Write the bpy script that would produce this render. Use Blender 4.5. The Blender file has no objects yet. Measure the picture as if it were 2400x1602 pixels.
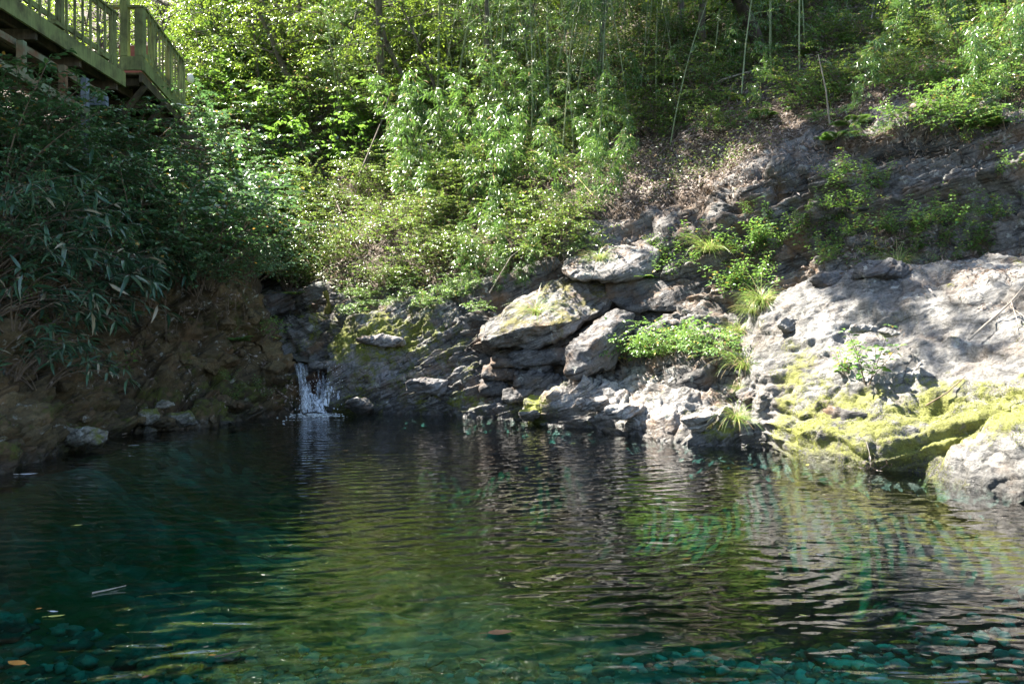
import bpy, bmesh, math, random
import numpy as np
from mathutils import Vector, Matrix
from mathutils.bvhtree import BVHTree

scene = bpy.context.scene
COL = scene.collection
F, CX, HZ, EYE = 1867.0, 1200.0, 780.0, 1.3
R = math.radians

# ------------------------------------------------------------------ objects
def tag(o, label=None, cat=None, group=None, kind=None):
    if label: o['label'] = label
    if cat: o['category'] = cat
    if group: o['group'] = group
    if kind: o['kind'] = kind
    return o

def empty(name, loc=(0, 0, 0)):
    o = bpy.data.objects.new(name, None)
    o.empty_display_size = 0.1
    COL.objects.link(o)
    o.location = loc
    return o

def mesh_obj(name, V, faces, mat, parent=None, smooth=True, attrs=None):
    """faces: list of (k, n) int arrays (n = 3 or 4)"""
    V = np.asarray(V, dtype=np.float32)
    me = bpy.data.meshes.new(name)
    me.vertices.add(len(V))
    me.vertices.foreach_set('co', V.ravel())
    faces = [np.asarray(f, dtype=np.int32) for f in faces if len(f)]
    nl = sum(f.size for f in faces)
    npoly = sum(len(f) for f in faces)
    me.loops.add(nl)
    me.polygons.add(npoly)
    me.loops.foreach_set('vertex_index', np.concatenate([f.ravel() for f in faces]))
    tot = np.concatenate([np.full(len(f), f.shape[1], dtype=np.int32) for f in faces])
    st = np.concatenate([[0], np.cumsum(tot)[:-1]]).astype(np.int32)
    me.polygons.foreach_set('loop_start', st)
    me.polygons.foreach_set('loop_total', tot)
    me.polygons.foreach_set('use_smooth', np.full(npoly, smooth, dtype=bool))
    for k, a in (attrs or {}).items():
        at = me.attributes.new(k, 'FLOAT', 'POINT')
        at.data.foreach_set('value', np.asarray(a, dtype=np.float32).ravel())
    me.update(calc_edges=True)
    me.validate()
    me.materials.append(mat)
    o = bpy.data.objects.new(name, me)
    COL.objects.link(o)
    o.parent = parent
    return o

class MB:
    def __init__(s): s.v, s.q, s.t, s.n = [], [], [], 0
    def add(s, V, quads=None, tris=None):
        V = np.asarray(V, dtype=float).reshape(-1, 3)
        if quads is not None and len(quads): s.q.append(np.asarray(quads) + s.n)
        if tris is not None and len(tris): s.t.append(np.asarray(tris) + s.n)
        s.v.append(V); s.n += len(V)
    def box(s, a, b):
        x0, y0, z0 = a; x1, y1, z1 = b
        s.add([(x0,y0,z0),(x1,y0,z0),(x1,y1,z0),(x0,y1,z0),(x0,y0,z1),(x1,y0,z1),(x1,y1,z1),(x0,y1,z1)],
              quads=[(0,3,2,1),(4,5,6,7),(0,1,5,4),(1,2,6,5),(2,3,7,6),(3,0,4,7)])
    def bar(s, p, q, w, h, up=(0, 0, 1)):
        """rectangular bar from p to q, w across, h along up"""
        p, q, up = np.array(p, float), np.array(q, float), np.array(up, float)
        d = q - p; d /= np.linalg.norm(d)
        if abs(d @ up) > 0.95: up = np.array((0, 1, 0.0))
        x = np.cross(d, up); x /= np.linalg.norm(x)
        u = np.cross(x, d)
        V = [c + x * i * w / 2 + u * j * h / 2 for c in (p, q) for i, j in ((-1,-1),(1,-1),(1,1),(-1,1))]
        s.add(V, quads=[(0,1,2,3),(7,6,5,4),(0,4,5,1),(1,5,6,2),(2,6,7,3),(3,7,4,0)])
    def tube(s, pts, rad, sides=6):
        pts = np.asarray(pts, float); n = len(pts)
        rad = np.broadcast_to(np.asarray(rad, float), (n,))
        t = np.gradient(pts, axis=0); t /= np.linalg.norm(t, axis=1, keepdims=True) + 1e-9
        ref = np.array((0.31, 0.95, 0.1)) if abs(t[0] @ np.array((0.31, 0.95, 0.1))) < 0.9 else np.array((1.0, 0, 0))
        a = np.cross(t, ref); a /= np.linalg.norm(a, axis=1, keepdims=True) + 1e-9
        b = np.cross(t, a)
        ang = np.linspace(0, 2 * math.pi, sides, endpoint=False)
        V = pts[:, None] + rad[:, None, None] * (np.cos(ang)[None, :, None] * a[:, None] + np.sin(ang)[None, :, None] * b[:, None])
        i, j = np.meshgrid(np.arange(n - 1), np.arange(sides), indexing='ij')
        k = (j + 1) % sides
        Q = np.stack([i * sides + j, i * sides + k, (i + 1) * sides + k, (i + 1) * sides + j], -1).reshape(-1, 4)
        s.add(V.reshape(-1, 3), quads=Q)
    def build(s, name, mat, parent=None, smooth=True, attrs=None):
        if not s.v: s.add([(0,0,0),(0.001,0,0),(0,0.001,0)], tris=[(0,1,2)])
        f = []
        if s.q: f.append(np.concatenate(s.q))
        if s.t: f.append(np.concatenate(s.t))
        return mesh_obj(name, np.concatenate(s.v), f, mat, parent, smooth, attrs)

# ------------------------------------------------------------------ noise
def _hash(i, j, k, seed):
    h = (i * 374761393 + j * 668265263 + k * 2147483647 + seed * 1274126177) & 0xffffffff
    h = ((h ^ (h >> 13)) * 1274126177) & 0xffffffff
    h = ((h ^ (h >> 16)) * 2246822519) & 0xffffffff
    return h ^ (h >> 15)

def pnoise(P, seed=0):
    P = np.asarray(P, float)
    I = np.floor(P).astype(np.int64); f = P - I
    u = f * f * f * (f * (f * 6 - 15) + 10)
    out = 0
    for dx in (0, 1):
        for dy in (0, 1):
            for dz in (0, 1):
                h = _hash(I[..., 0] + dx, I[..., 1] + dy, I[..., 2] + dz, seed)
                gx = (h & 1023) / 511.5 - 1; gy = ((h >> 10) & 1023) / 511.5 - 1; gz = ((h >> 20) & 1023) / 511.5 - 1
                g = gx * (f[..., 0] - dx) + gy * (f[..., 1] - dy) + gz * (f[..., 2] - dz)
                w = (u[..., 0] if dx else 1 - u[..., 0]) * (u[..., 1] if dy else 1 - u[..., 1]) * (u[..., 2] if dz else 1 - u[..., 2])
                out = out + g * w
    return out

def fbm(P, oct=4, seed=0, gain=0.5):
    s, a, P = 0, 1.0, np.asarray(P, float)
    for o in range(oct):
        s = s + a * pnoise(P, seed + o * 17); a *= gain; P = P * 2.03
    return s

def ridged(P, oct=4, seed=0):
    s, a, P = 0, 1.0, np.asarray(P, float)
    for o in range(oct):
        s = s + a * (0.35 - np.abs(pnoise(P, seed + o * 17))); a *= 0.5; P = P * 2.03
    return s

BED = np.array((-0.40, -0.22, 0.89)); BED /= np.linalg.norm(BED)
def strata(P, thick, seed, warp=0.5):
    """bedding steps: a lip at the top of every layer, an undercut below it"""
    s = P @ BED / thick + warp * fbm(P * 0.45 / thick * 0.35, 3, seed)
    i = np.floor(s); f = s - i
    j = _hash(i.astype(np.int64), i.astype(np.int64) * 0 + 3, i.astype(np.int64) * 0 + 7, seed) % 1000 / 1000.0
    return np.where(f < 0.8, f / 0.8, (1 - f) / 0.2) ** 1.3 * (0.4 + 0.9 * j) - 0.35

def blocks(P, size, seed, flat=2.4):
    """fractured rock: a step per block (cells flattened along the bedding) and the crack between blocks"""
    P = P + 0.25 * size * np.stack([pnoise(P * 1.3 / size, seed + k) for k in range(3)], -1)
    Q = (P + (P @ BED)[..., None] * BED * (flat - 1)) / size
    I = np.floor(Q).astype(np.int64); f = Q - I
    d1 = np.full(Q.shape[:-1], 9.0); d2 = d1.copy(); hh = np.zeros(Q.shape[:-1])
    for dx in (-1, 0, 1):
        for dy in (-1, 0, 1):
            for dz in (-1, 0, 1):
                h = _hash(I[..., 0] + dx, I[..., 1] + dy, I[..., 2] + dz, seed)
                d = (dx + (h & 1023) / 1023 - f[..., 0]) ** 2 + (dy + ((h >> 10) & 1023) / 1023 - f[..., 1]) ** 2 + (dz + ((h >> 20) & 1023) / 1023 - f[..., 2]) ** 2
                n = d < d1
                d2 = np.where(n, d1, np.minimum(d2, d)); d1 = np.where(n, d, d1); hh = np.where(n, ((h >> 5) & 255) / 255, hh)
    return hh - 0.5, np.sqrt(d2) - np.sqrt(d1)

def blur(A, n):
    for _ in range(n):
        B = A.copy()
        B[1:-1] = (A[:-2] + 2 * A[1:-1] + A[2:]) / 4; A = B.copy()
        A[:, 1:-1] = (B[:, :-2] + 2 * B[:, 1:-1] + B[:, 2:]) / 4
    return A

def lift(col, row, d):
    return np.stack([(col - CX) / F * d, d, EYE + (HZ - row) / F * d], -1)

def px(col, row, d):
    return Vector(((col - CX) / F * d, d, EYE + (HZ - row) / F * d))

def sheet(spec, nu, nv, nblur=4):
    """spec {column: [(row, depth) ...]} -> grid of world points, columns, rows"""
    cols = sorted(spec)
    A = np.array([spec[c] for c in cols], float)
    k = np.linspace(0, A.shape[1] - 1, nv)
    k0 = np.clip(k.astype(int), 0, A.shape[1] - 2); t = (k - k0)[None, :, None]
    B = A[:, k0] * (1 - t) + A[:, k0 + 1] * t
    c = np.linspace(cols[0], cols[-1], nu)
    G = np.stack([np.stack([np.interp(c, cols, B[:, j, m]) for j in range(nv)], 1) for m in (0, 1)], -1)
    C = np.repeat(c[:, None], nv, 1)
    P = lift(C, G[..., 0], G[..., 1])
    P = blur(P, nblur)
    return P, C, G[..., 0].copy()

def grid_normals(P):
    du = np.gradient(P, axis=0); dv = np.gradient(P, axis=1)
    n = np.cross(du, dv)
    n /= np.linalg.norm(n, axis=-1, keepdims=True) + 1e-12
    return n

def grid_faces(nu, nv):
    i, j = np.meshgrid(np.arange(nu - 1), np.arange(nv - 1), indexing='ij')
    a = i * nv + j
    return np.stack([a, a + nv, a + nv + 1, a + 1], -1).reshape(-1, 4)

def sst(a, b, x):
    t = np.clip((x - a) / (b - a), 0, 1); return t * t * (3 - 2 * t)

# ------------------------------------------------------------------ materials
class NT:
    def __init__(s, name):
        s.m = bpy.data.materials.new(name); s.m.use_nodes = True
        s.t = s.m.node_tree; s.t.nodes.clear()
        s.out = s.t.nodes.new('ShaderNodeOutputMaterial')
        s.pos = s.t.nodes.new('ShaderNodeNewGeometry').outputs['Position']
    def n(s, typ, ins=None, **kw):
        nd = s.t.nodes.new(typ)
        for k, v in kw.items(): setattr(nd, k, v)
        for k, v in (ins or {}).items():
            sk = nd.inputs[k]
            if hasattr(v, 'is_linked') or isinstance(v, bpy.types.NodeSocket): s.t.links.new(v, sk)
            else: sk.default_value = v
        return nd
    def noise(s, vec, scale, detail=4, rough=0.55, dist=0.0):
        return s.n('ShaderNodeTexNoise', {'Vector': vec, 'Scale': scale, 'Detail': detail, 'Roughness': rough, 'Distortion': dist}).outputs['Fac']
    def ramp(s, fac, stops, interp='LINEAR'):
        nd = s.n('ShaderNodeValToRGB', {'Fac': fac}); r = nd.color_ramp; r.interpolation = interp
        while len(r.elements) < len(stops): r.elements.new(0.5)
        for e, (p, c) in zip(r.elements, stops):
            e.position = p
            e.color = (c, c, c, 1) if not hasattr(c, '__len__') else (*c, 1)
        return nd.outputs['Color']
    def math(s, op, a, b=0.0, clamp=False):
        return s.n('ShaderNodeMath', {0: a, 1: b}, operation=op, use_clamp=clamp).outputs[0]
    def mix(s, fac, a, b, blend='MIX'):
        nd = s.n('ShaderNodeMix', data_type='RGBA', blend_type=blend)
        for i, v in ((0, fac), (6, a), (7, b)):
            if isinstance(v, bpy.types.NodeSocket): s.t.links.new(v, nd.inputs[i])
            else: nd.inputs[i].default_value = v if i == 0 else ((*v, 1) if len(v) == 3 else v)
        return nd.outputs[2]
    def attr(s, name):
        return s.n('ShaderNodeAttribute', attribute_name=name).outputs['Fac']
    def mapping(s, vec, rot=(0,0,0), scale=(1,1,1), loc=(0,0,0)):
        return s.n('ShaderNodeMapping', {'Vector': vec, 'Rotation': rot, 'Scale': scale, 'Location': loc}).outputs[0]
    def bump(s, h, strength, dist, normal=None):
        ins = {'Height': h, 'Strength': strength, 'Distance': dist}
        if normal is not None: ins['Normal'] = normal
        return s.n('ShaderNodeBump', ins).outputs[0]
    def surface(s, sh):
        s.t.links.new(sh, s.out.inputs['Surface']); return s.m

def bed_coords(N, k=9.0):
    # world position with the bedding normal stretched: streaks lie along the layers
    d = N.n('ShaderNodeVectorMath', {0: N.pos, 1: tuple(BED)}, operation='DOT_PRODUCT').outputs['Value']
    off = N.n('ShaderNodeVectorMath', {0: tuple(BED * (k - 1)), 'Scale': d}, operation='SCALE')
    return N.n('ShaderNodeVectorMath', {0: N.pos, 1: off.outputs[0]}, operation='ADD').outputs[0]

def rock_material(name, dark, light, brown=0.25, lichen=0.5, moss_c=((0.055, 0.075, 0.008), (0.20, 0.21, 0.025)), wet=True, relief=1.0, streak=1.0):
    N = NT(name)
    bc = bed_coords(N)
    big = N.noise(N.pos, 1.1, 5, 0.6)
    col = N.ramp(big, [(0.3, dark), (0.68, light)])
    st = N.noise(bc, 3.0, 6, 0.65, 0.4)
    col = N.mix(N.ramp(st, [(0.36, streak), (0.5, 0.0)]), col, tuple(0.35 * c for c in dark))
    col = N.mix(N.ramp(st, [(0.6, 0.0), (0.75, 0.6 * streak)]), col, tuple(min(1.25 * c, 0.8) for c in light))
    wv = N.n('ShaderNodeTexNoise', {'Vector': N.pos, 'Scale': 2.5, 'Detail': 3.0}).outputs['Color']
    cv = N.n('ShaderNodeVectorMath', {0: bed_coords(N, 2.6), 1: N.n('ShaderNodeVectorMath', {0: wv, 'Scale': 0.5}, operation='SCALE').outputs[0]}, operation='ADD').outputs[0]
    ck = N.n('ShaderNodeTexVoronoi', {'Vector': cv, 'Scale': 1.5}, feature='DISTANCE_TO_EDGE').outputs[0]
    ck = N.math('MULTIPLY', N.ramp(ck, [(0.0, 1.0), (0.035, 0.0)]), N.ramp(N.noise(N.pos, 1.9, 3), [(0.42, 0.0), (0.6, 0.9)]))
    col = N.mix(ck, col, tuple(0.25 * c for c in dark))
    sp = N.noise(N.pos, 34, 5, 0.7)
    col = N.mix(0.55, col, N.ramp(sp, [(0.3, 0.16), (0.7, 0.95)]), 'OVERLAY')
    br = N.noise(N.pos, 2.3, 5, 0.65)
    col = N.mix(N.ramp(br, [(0.5, 0.0), (0.72, brown)]), col, (0.17, 0.095, 0.045))
    li = N.noise(N.pos, 5.5, 6, 0.68)
    col = N.mix(N.ramp(li, [(0.6, 0.0), (0.66, lichen)]), col, (0.46, 0.47, 0.42))
    ms = N.attr('moss')
    mn = N.math('ADD', N.math('MULTIPLY', N.noise(N.pos, 3.2, 7, 0.75), 0.72), N.math('MULTIPLY', N.noise(N.pos, 17, 5, 0.75), 0.28))
    mk = N.math('ADD', ms, N.math('MULTIPLY', N.math('SUBTRACT', mn, 0.5), 3.6))
    mk = N.ramp(mk, [(0.42, 0.0), (0.74, 0.92)])
    mt = N.noise(N.pos, 26, 5, 0.75)
    mc = N.ramp(N.math('ADD', N.math('MULTIPLY', mt, 0.55), N.math('MULTIPLY', N.noise(N.pos, 1.7, 3), 0.5)), [(0.36, moss_c[0]), (0.66, moss_c[1])])
    col = N.mix(mk, col, mc)
    so = N.attr('soil')
    sk = N.ramp(N.math('ADD', so, N.math('MULTIPLY', N.math('SUBTRACT', N.noise(N.pos, 2.2, 6, 0.7), 0.5), 1.6)), [(0.42, 0.0), (0.58, 1.0)])
    soc = N.ramp(N.noise(N.pos, 14, 6, 0.75), [(0.3, (0.022, 0.015, 0.010)), (0.7, (0.13, 0.090, 0.060))])
    col = N.mix(sk, col, soc)
    rough = 0.85
    if wet:
        z = N.n('ShaderNodeSeparateXYZ', {0: N.pos}).outputs[2]
        wz = N.math('SUBTRACT', z, N.math('MULTIPLY', N.noise(N.pos, 4, 3), 0.14))
        wk = N.ramp(wz, [(0.0, 1.0), (0.10, 0.0)])
        col = N.mix(N.math('MULTIPLY', wk, 0.65), col, (0.012, 0.012, 0.010))
        rough = N.ramp(wk, [(0, 0.85), (1, 0.35)])
    b = N.bump(N.noise(N.pos, 9, 8, 0.68), 0.55 * relief, 0.10)
    b = N.bump(st, 0.6 * relief * streak, 0.07, b)
    b = N.bump(N.math('ADD', sp, N.math('MULTIPLY', N.math('MULTIPLY', mt, mk), 2.0)), 0.65 * relief, 0.022, b)
    p = N.n('ShaderNodeBsdfPrincipled', {'Base Color': col, 'Roughness': rough, 'Normal': b, 'Specular IOR Level': 0.3})
    return N.surface(p.outputs[0])

def leaf_material(name, stops, trans, tw=0.4, rough=0.38, spec=0.5, old=None):
    """stops: leaf colours picked per leaf; trans: light coming through the blade"""
    N = NT(name)
    ri = N.n('ShaderNodeNewGeometry').outputs['Random Per Island']
    oi = N.n('ShaderNodeObjectInfo').outputs['Random']
    f = N.math('FRACT', N.math('ADD', ri, N.math('MULTIPLY', oi, 7.31)))
    col = N.ramp(f, stops)
    vein = N.noise(N.pos, 40, 2)
    col = N.mix(0.35, col, N.ramp(vein, [(0.3, 0.25), (0.7, 0.8)]), 'OVERLAY')
    tcol = N.mix(0.5, col, trans, 'MIX')
    if old:
        k = N.ramp(f, [(old[0] - 0.004, 0.0), (old[0], 1.0)])
        col = N.mix(k, col, old[1]); tcol = N.mix(k, tcol, old[1])
    p = N.n('ShaderNodeBsdfPrincipled', {'Base Color': col, 'Roughness': rough, 'Specular IOR Level': spec})
    t = N.n('ShaderNodeBsdfTranslucent', {'Color': tcol})
    m = N.n('ShaderNodeMixShader', {0: tw, 1: p.outputs[0], 2: t.outputs[0]})
    return N.surface(m.outputs[0])

def plain(name, a, b, scale=12, rough=0.8, stretch=(1, 1, 1), bump=0.3, spec=0.3, detail=5):
    N = NT(name)
    tc = N.n('ShaderNodeTexCoord').outputs['Object']
    v = N.mapping(tc, scale=stretch)
    n = N.noise(v, scale, detail, 0.65)
    col = N.ramp(n, [(0.3, a), (0.7, b)])
    bm = N.bump(N.noise(v, scale * 2.5, 5, 0.7), bump, 0.01)
    p = N.n('ShaderNodeBsdfPrincipled', {'Base Color': col, 'Roughness': rough, 'Normal': bm, 'Specular IOR Level': spec})
    return N.surface(p.outputs[0])

M = {}
M['hill'] = rock_material('hill_ground', (0.055, 0.052, 0.050), (0.19, 0.18, 0.168), 0.8)
M['slab'] = rock_material('slab_rock', (0.06, 0.058, 0.06), (0.235, 0.225, 0.225), 0.6, 0.6)
M['dome'] = rock_material('pale_rock', (0.072, 0.069, 0.064), (0.225, 0.215, 0.20), 0.3, 0.45, ((0.070, 0.075, 0.014), (0.26, 0.265, 0.065)), streak=0.7)
M['ledge'] = rock_material('ledge_rock', (0.115, 0.107, 0.10), (0.33, 0.313, 0.295), 0.8, 0.5, ((0.10, 0.12, 0.012), (0.26, 0.28, 0.04)))
M['boulder'] = rock_material('boulder_rock', (0.07, 0.066, 0.064), (0.23, 0.218, 0.21), 0.85, 0.8, ((0.07, 0.065, 0.014), (0.19, 0.165, 0.04)))
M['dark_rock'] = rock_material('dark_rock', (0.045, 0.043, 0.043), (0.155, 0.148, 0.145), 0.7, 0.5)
M['bank'] = rock_material('bank_earth', (0.026, 0.019, 0.011), (0.13, 0.095, 0.045), 0.7, 0.5, ((0.03, 0.04, 0.006), (0.10, 0.11, 0.018)), streak=0.25)
M['pale_stone'] = rock_material('pale_stone', (0.12, 0.115, 0.095), (0.27, 0.26, 0.225), 0.3, 0.6)

def bed_material():
    N = NT('pool_bed')
    vo = N.n('ShaderNodeTexVoronoi', {'Vector': N.pos, 'Scale': 7.0, 'Randomness': 1.0})
    c = N.ramp(N.n('ShaderNodeSeparateColor', {0: vo.outputs['Color']}).outputs[0], [(0.0, (0.12, 0.20, 0.16)), (0.6, (0.32, 0.48, 0.40)), (1.0, (0.54, 0.68, 0.56))])
    n = N.noise(N.pos, 1.3, 5, 0.65)
    c = N.mix(N.ramp(n, [(0.35, 0.75), (0.65, 0.0)]), c, (0.05, 0.06, 0.05))
    c = N.mix(N.ramp(N.noise(N.pos, 0.9, 5, 0.7), [(0.42, 0.0), (0.58, 0.85)]), c, (0.17, 0.16, 0.04))
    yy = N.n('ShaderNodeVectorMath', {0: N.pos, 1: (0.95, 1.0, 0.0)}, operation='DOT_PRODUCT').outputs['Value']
    c = N.mix(N.n('ShaderNodeMapRange', {0: yy, 1: 6.0, 2: 8.6, 3: 0.0, 4: 0.97}).outputs[0], c, (0.012, 0.014, 0.011))  # shade painted into the far and right-hand bed, hiding sunlit patches
    b = N.bump(vo.outputs['Distance'], 0.7, -0.06)
    p = N.n('ShaderNodeBsdfPrincipled', {'Base Color': c, 'Roughness': 0.9, 'Normal': b, 'Specular IOR Level': 0.03})
    return N.surface(p.outputs[0])
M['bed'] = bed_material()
M['stone_wet'] = plain('submerged_stone', (0.13, 0.15, 0.12), (0.40, 0.42, 0.34), 5, 0.7)

def water_material():
    N = NT('pool_water')
    # rings running out from the foot of the fall, broken up by noise
    v = N.mapping(N.pos, loc=(3.0, -13.4, 0))
    wob = N.n('ShaderNodeTexNoise', {'Vector': N.pos, 'Scale': 0.9, 'Detail': 3.0})
    vv = N.n('ShaderNodeVectorMath', {0: v, 1: N.n('ShaderNodeVectorMath', {0: wob.outputs['Color'], 'Scale': 0.7}, operation='SCALE').outputs[0]}, operation='ADD').outputs[0]
    flat = N.n('ShaderNodeVectorMath', {0: vv, 1: (1, 1, 0)}, operation='MULTIPLY').outputs[0]
    w1 = N.n('ShaderNodeTexWave', {'Vector': flat, 'Scale': 1.9, 'Distortion': 2.2, 'Detail': 1.0, 'Detail Scale': 1.2}, wave_type='RINGS', rings_direction='SPHERICAL').outputs['Fac']
    sv = N.mapping(N.pos, rot=(0, 0, R(-8)), scale=(0.45, 1.0, 1))
    n1 = N.noise(sv, 5.5, 1.2, 0.5, 0.8)
    n2 = N.noise(N.mapping(N.pos, scale=(0.6, 1.0, 1)), 15.0, 0.5, 0.5)
    cal = N.ramp(N.noise(N.pos, 0.35, 2), [(0.35, 0.45), (0.65, 1.0)])
    h = N.math('ADD', N.math('MULTIPLY', w1, 0.005), N.math('ADD', N.math('MULTIPLY', n1, 0.027), N.math('MULTIPLY', n2, 0.006)))
    b = N.bump(N.math('MULTIPLY', h, cal), 1.0, 0.62)
    fr = N.n('ShaderNodeFresnel', {'IOR': 1.7, 'Normal': b}).outputs[0]
    gl = N.n('ShaderNodeBsdfGlossy', {'Color': (1, 1, 1, 1), 'Roughness': 0.015, 'Normal': b})
    tr = N.n('ShaderNodeBsdfTransparent', {'Color': (0.94, 0.98, 0.97, 1)})
    m = N.n('ShaderNodeMixShader', {0: fr, 1: tr.outputs[0], 2: gl.outputs[0]})
    va = N.n('ShaderNodeVolumeAbsorption', {'Color': (0.10, 0.92, 0.85, 1), 'Density': 1.05})
    N.t.links.new(va.outputs[0], N.out.inputs['Volume'])
    return N.surface(m.outputs[0])
M['water'] = water_material()
# ------------------------------------------------------------------ terrain
HILL = {
 -900: [(1000,14.6),(960,15),(920,15.5),(870,16.3),(820,17),(760,18),(690,19.5),(580,21.5),(440,24),(250,28),(20,33),(-420,44)],
 0:    [(1000,14.4),(930,14.8),(890,15.3),(840,16),(800,16.7),(760,17.6),(690,19),(580,21),(440,23.6),(250,27),(20,32),(-420,42)],
 480:  [(1000,14.0),(930,14.2),(880,14.8),(830,15.6),(785,16.5),(745,17.3),(690,18),(590,19.4),(450,21.4),(270,24.4),(20,30),(-420,40)],
 600:  [(1010,13.1),(930,13.4),(862,13.5),(825,14.4),(762,16.0),(728,16.8),(688,16.5),(590,18),(450,20.4),(270,23.6),(20,29),(-420,39)],
 700:  [(1020,12.9),(966,13.15),(864,13.35),(835,14.0),(775,14.9),(738,15.5),(688,15.8),(590,17.3),(450,19.7),(270,22.8),(20,28),(-420,38)],
 800:  [(1020,12.8),(966,13.1),(880,13.25),(830,13.5),(760,14.1),(715,14.6),(672,15.0),(580,16.6),(440,18.9),(270,22),(20,27.2),(-420,37)],
 950:  [(1020,12.8),(967,13.1),(905,13.25),(835,13.5),(765,13.9),(715,14.3),(680,14.6),(580,15.8),(440,18),(270,21.2),(20,26.2),(-420,36)],
 1150: [(1030,12.1),(976,12.4),(930,12.6),(860,12.9),(800,13.1),(740,13.3),(665,13.8),(570,14.8),(430,16.9),(270,20),(20,25.2),(-420,35)],
 1300: [(1040,11.3),(990,11.6),(930,12.0),(870,12.4),(800,12.8),(720,13.2),(640,13.4),(560,14),(430,16),(270,19),(20,24.2),(-420,34)],
 1450: [(1060,10.4),(1005,10.8),(930,11.4),(860,12.0),(800,12.4),(720,12.9),(640,13.0),(560,13.3),(430,15),(270,18),(20,22.7),(-420,32)],
 1600: [(1090,9.0),(1040,9.5),(960,10.0),(890,10.7),(820,11.4),(720,12.2),(640,12.4),(540,12.7),(420,14),(270,17),(20,21.2),(-420,30)],
 1750: [(1100,8.8),(1048,9.3),(960,9.7),(880,10.2),(800,10.8),(720,11.4),(640,11.7),(545,12.0),(425,12.3),(330,13.8),(20,19.7),(-420,29)],
 1900: [(1130,8.0),(1080,8.4),(980,9.0),(880,9.6),(780,10.2),(680,10.9),(600,11.3),(520,11.6),(410,11.8),(340,12.6),(20,18),(-420,27)],
 2050: [(1160,7.3),(1105,7.7),(1000,8.2),(880,9.0),(760,9.8),(660,10.3),(590,10.7),(520,11.0),(420,11.2),(320,11.5),(20,16.6),(-420,26)],
 2200: [(1180,6.8),(1125,7.2),(1000,7.9),(880,8.6),(760,9.4),(660,9.8),(590,10.3),(520,10.6),(420,10.8),(290,11.2),(20,15.4),(-420,25)],
 2400: [(1220,6.1),(1160,6.5),(1000,7.2),(880,8.0),(760,8.7),(660,9.1),(590,9.6),(520,9.9),(420,10.1),(255,10.7),(20,13.8),(-420,23)],
 2700: [(1290,5.3),(1230,5.7),(1050,6.4),(900,7.1),(760,7.8),(660,8.2),(590,8.6),(520,8.9),(410,9.2),(220,9.8),(20,12.4),(-420,21)],
 3300: [(1560,4.0),(1460,4.3),(1200,4.9),(1000,5.5),(800,6.2),(680,6.7),(590,7.2),(520,7.5),(400,7.9),(190,8.5),(20,11),(-420,19)],
}
def build_hill():
    nu, nv = 760, 420
    P, C, Rw = sheet(HILL, nu, nv, 5)
    edge = np.interp(C, [-900, 480, 600, 800, 950, 1150, 1300, 1500, 1700, 1900, 2050, 2200, 2400, 2700, 3300],
                        [900, 800, 655, 680, 685, 650, 545, 470, 385, 295, 262, 240, 155, 130, 110])
    soil = sst(40, -40, Rw - edge)
    N = grid_normals(P)
    rk = (1 - soil)
    d = fbm(P * 0.55, 4, 3) * 0.42 + fbm(P * 2.4, 4, 5) * 0.10
    d += rk * (strata(P, 0.42, 11) * (0.17 + 0.14 * sst(1500, 1800, C)) + strata(P, 0.15, 12) * (0.06 + 0.05 * sst(1500, 1800, C)) + ridged(P * 3.1, 4, 8) * 0.06 + fbm(P * 9, 3, 9) * 0.03)
    h1, c1 = blocks(P, 0.55, 14); h2, c2 = blocks(P, 0.2, 15)
    d += rk * (h1 * 0.22 - 0.07 * sst(0.10, 0, c1) + h2 * 0.07 - 0.03 * sst(0.12, 0, c2))
    d += soil * fbm(P * 5, 3, 6) * 0.06
    far = np.clip(P[..., 1] / 20, 0.6, 2.5)
    P = P + N * (d * (1 + soil * (far - 1)))[..., None]
    moss = rk * (0.16 * sst(1000, 700, C) + 0.10)
    moss += rk * 0.35 * np.exp(-((C - 880) / 160) ** 2 - ((Rw - 770) / 60) ** 2)
    # litter drifts lie on the ledges of the right-hand slope
    soil2 = np.clip(soil + 0.55 * np.exp(-((C - 1600) / 260) ** 2 - ((Rw - 470) / 70) ** 2) + 0.4 * np.exp(-((C - 2000) / 260) ** 2 - ((Rw - 600) / 40) ** 2), 0, 1)
    o = mesh_obj('hillside', P.reshape(-1, 3), [grid_faces(nu, nv)], M['hill'], attrs={'moss': moss, 'soil': soil2})
    tag(o, 'steep wooded hillside of layered rock, soil and leaf litter behind the pool', kind='structure')
    return o, P, C, Rw, soil
hill, HP, HC, HR, HS = build_hill()

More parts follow.
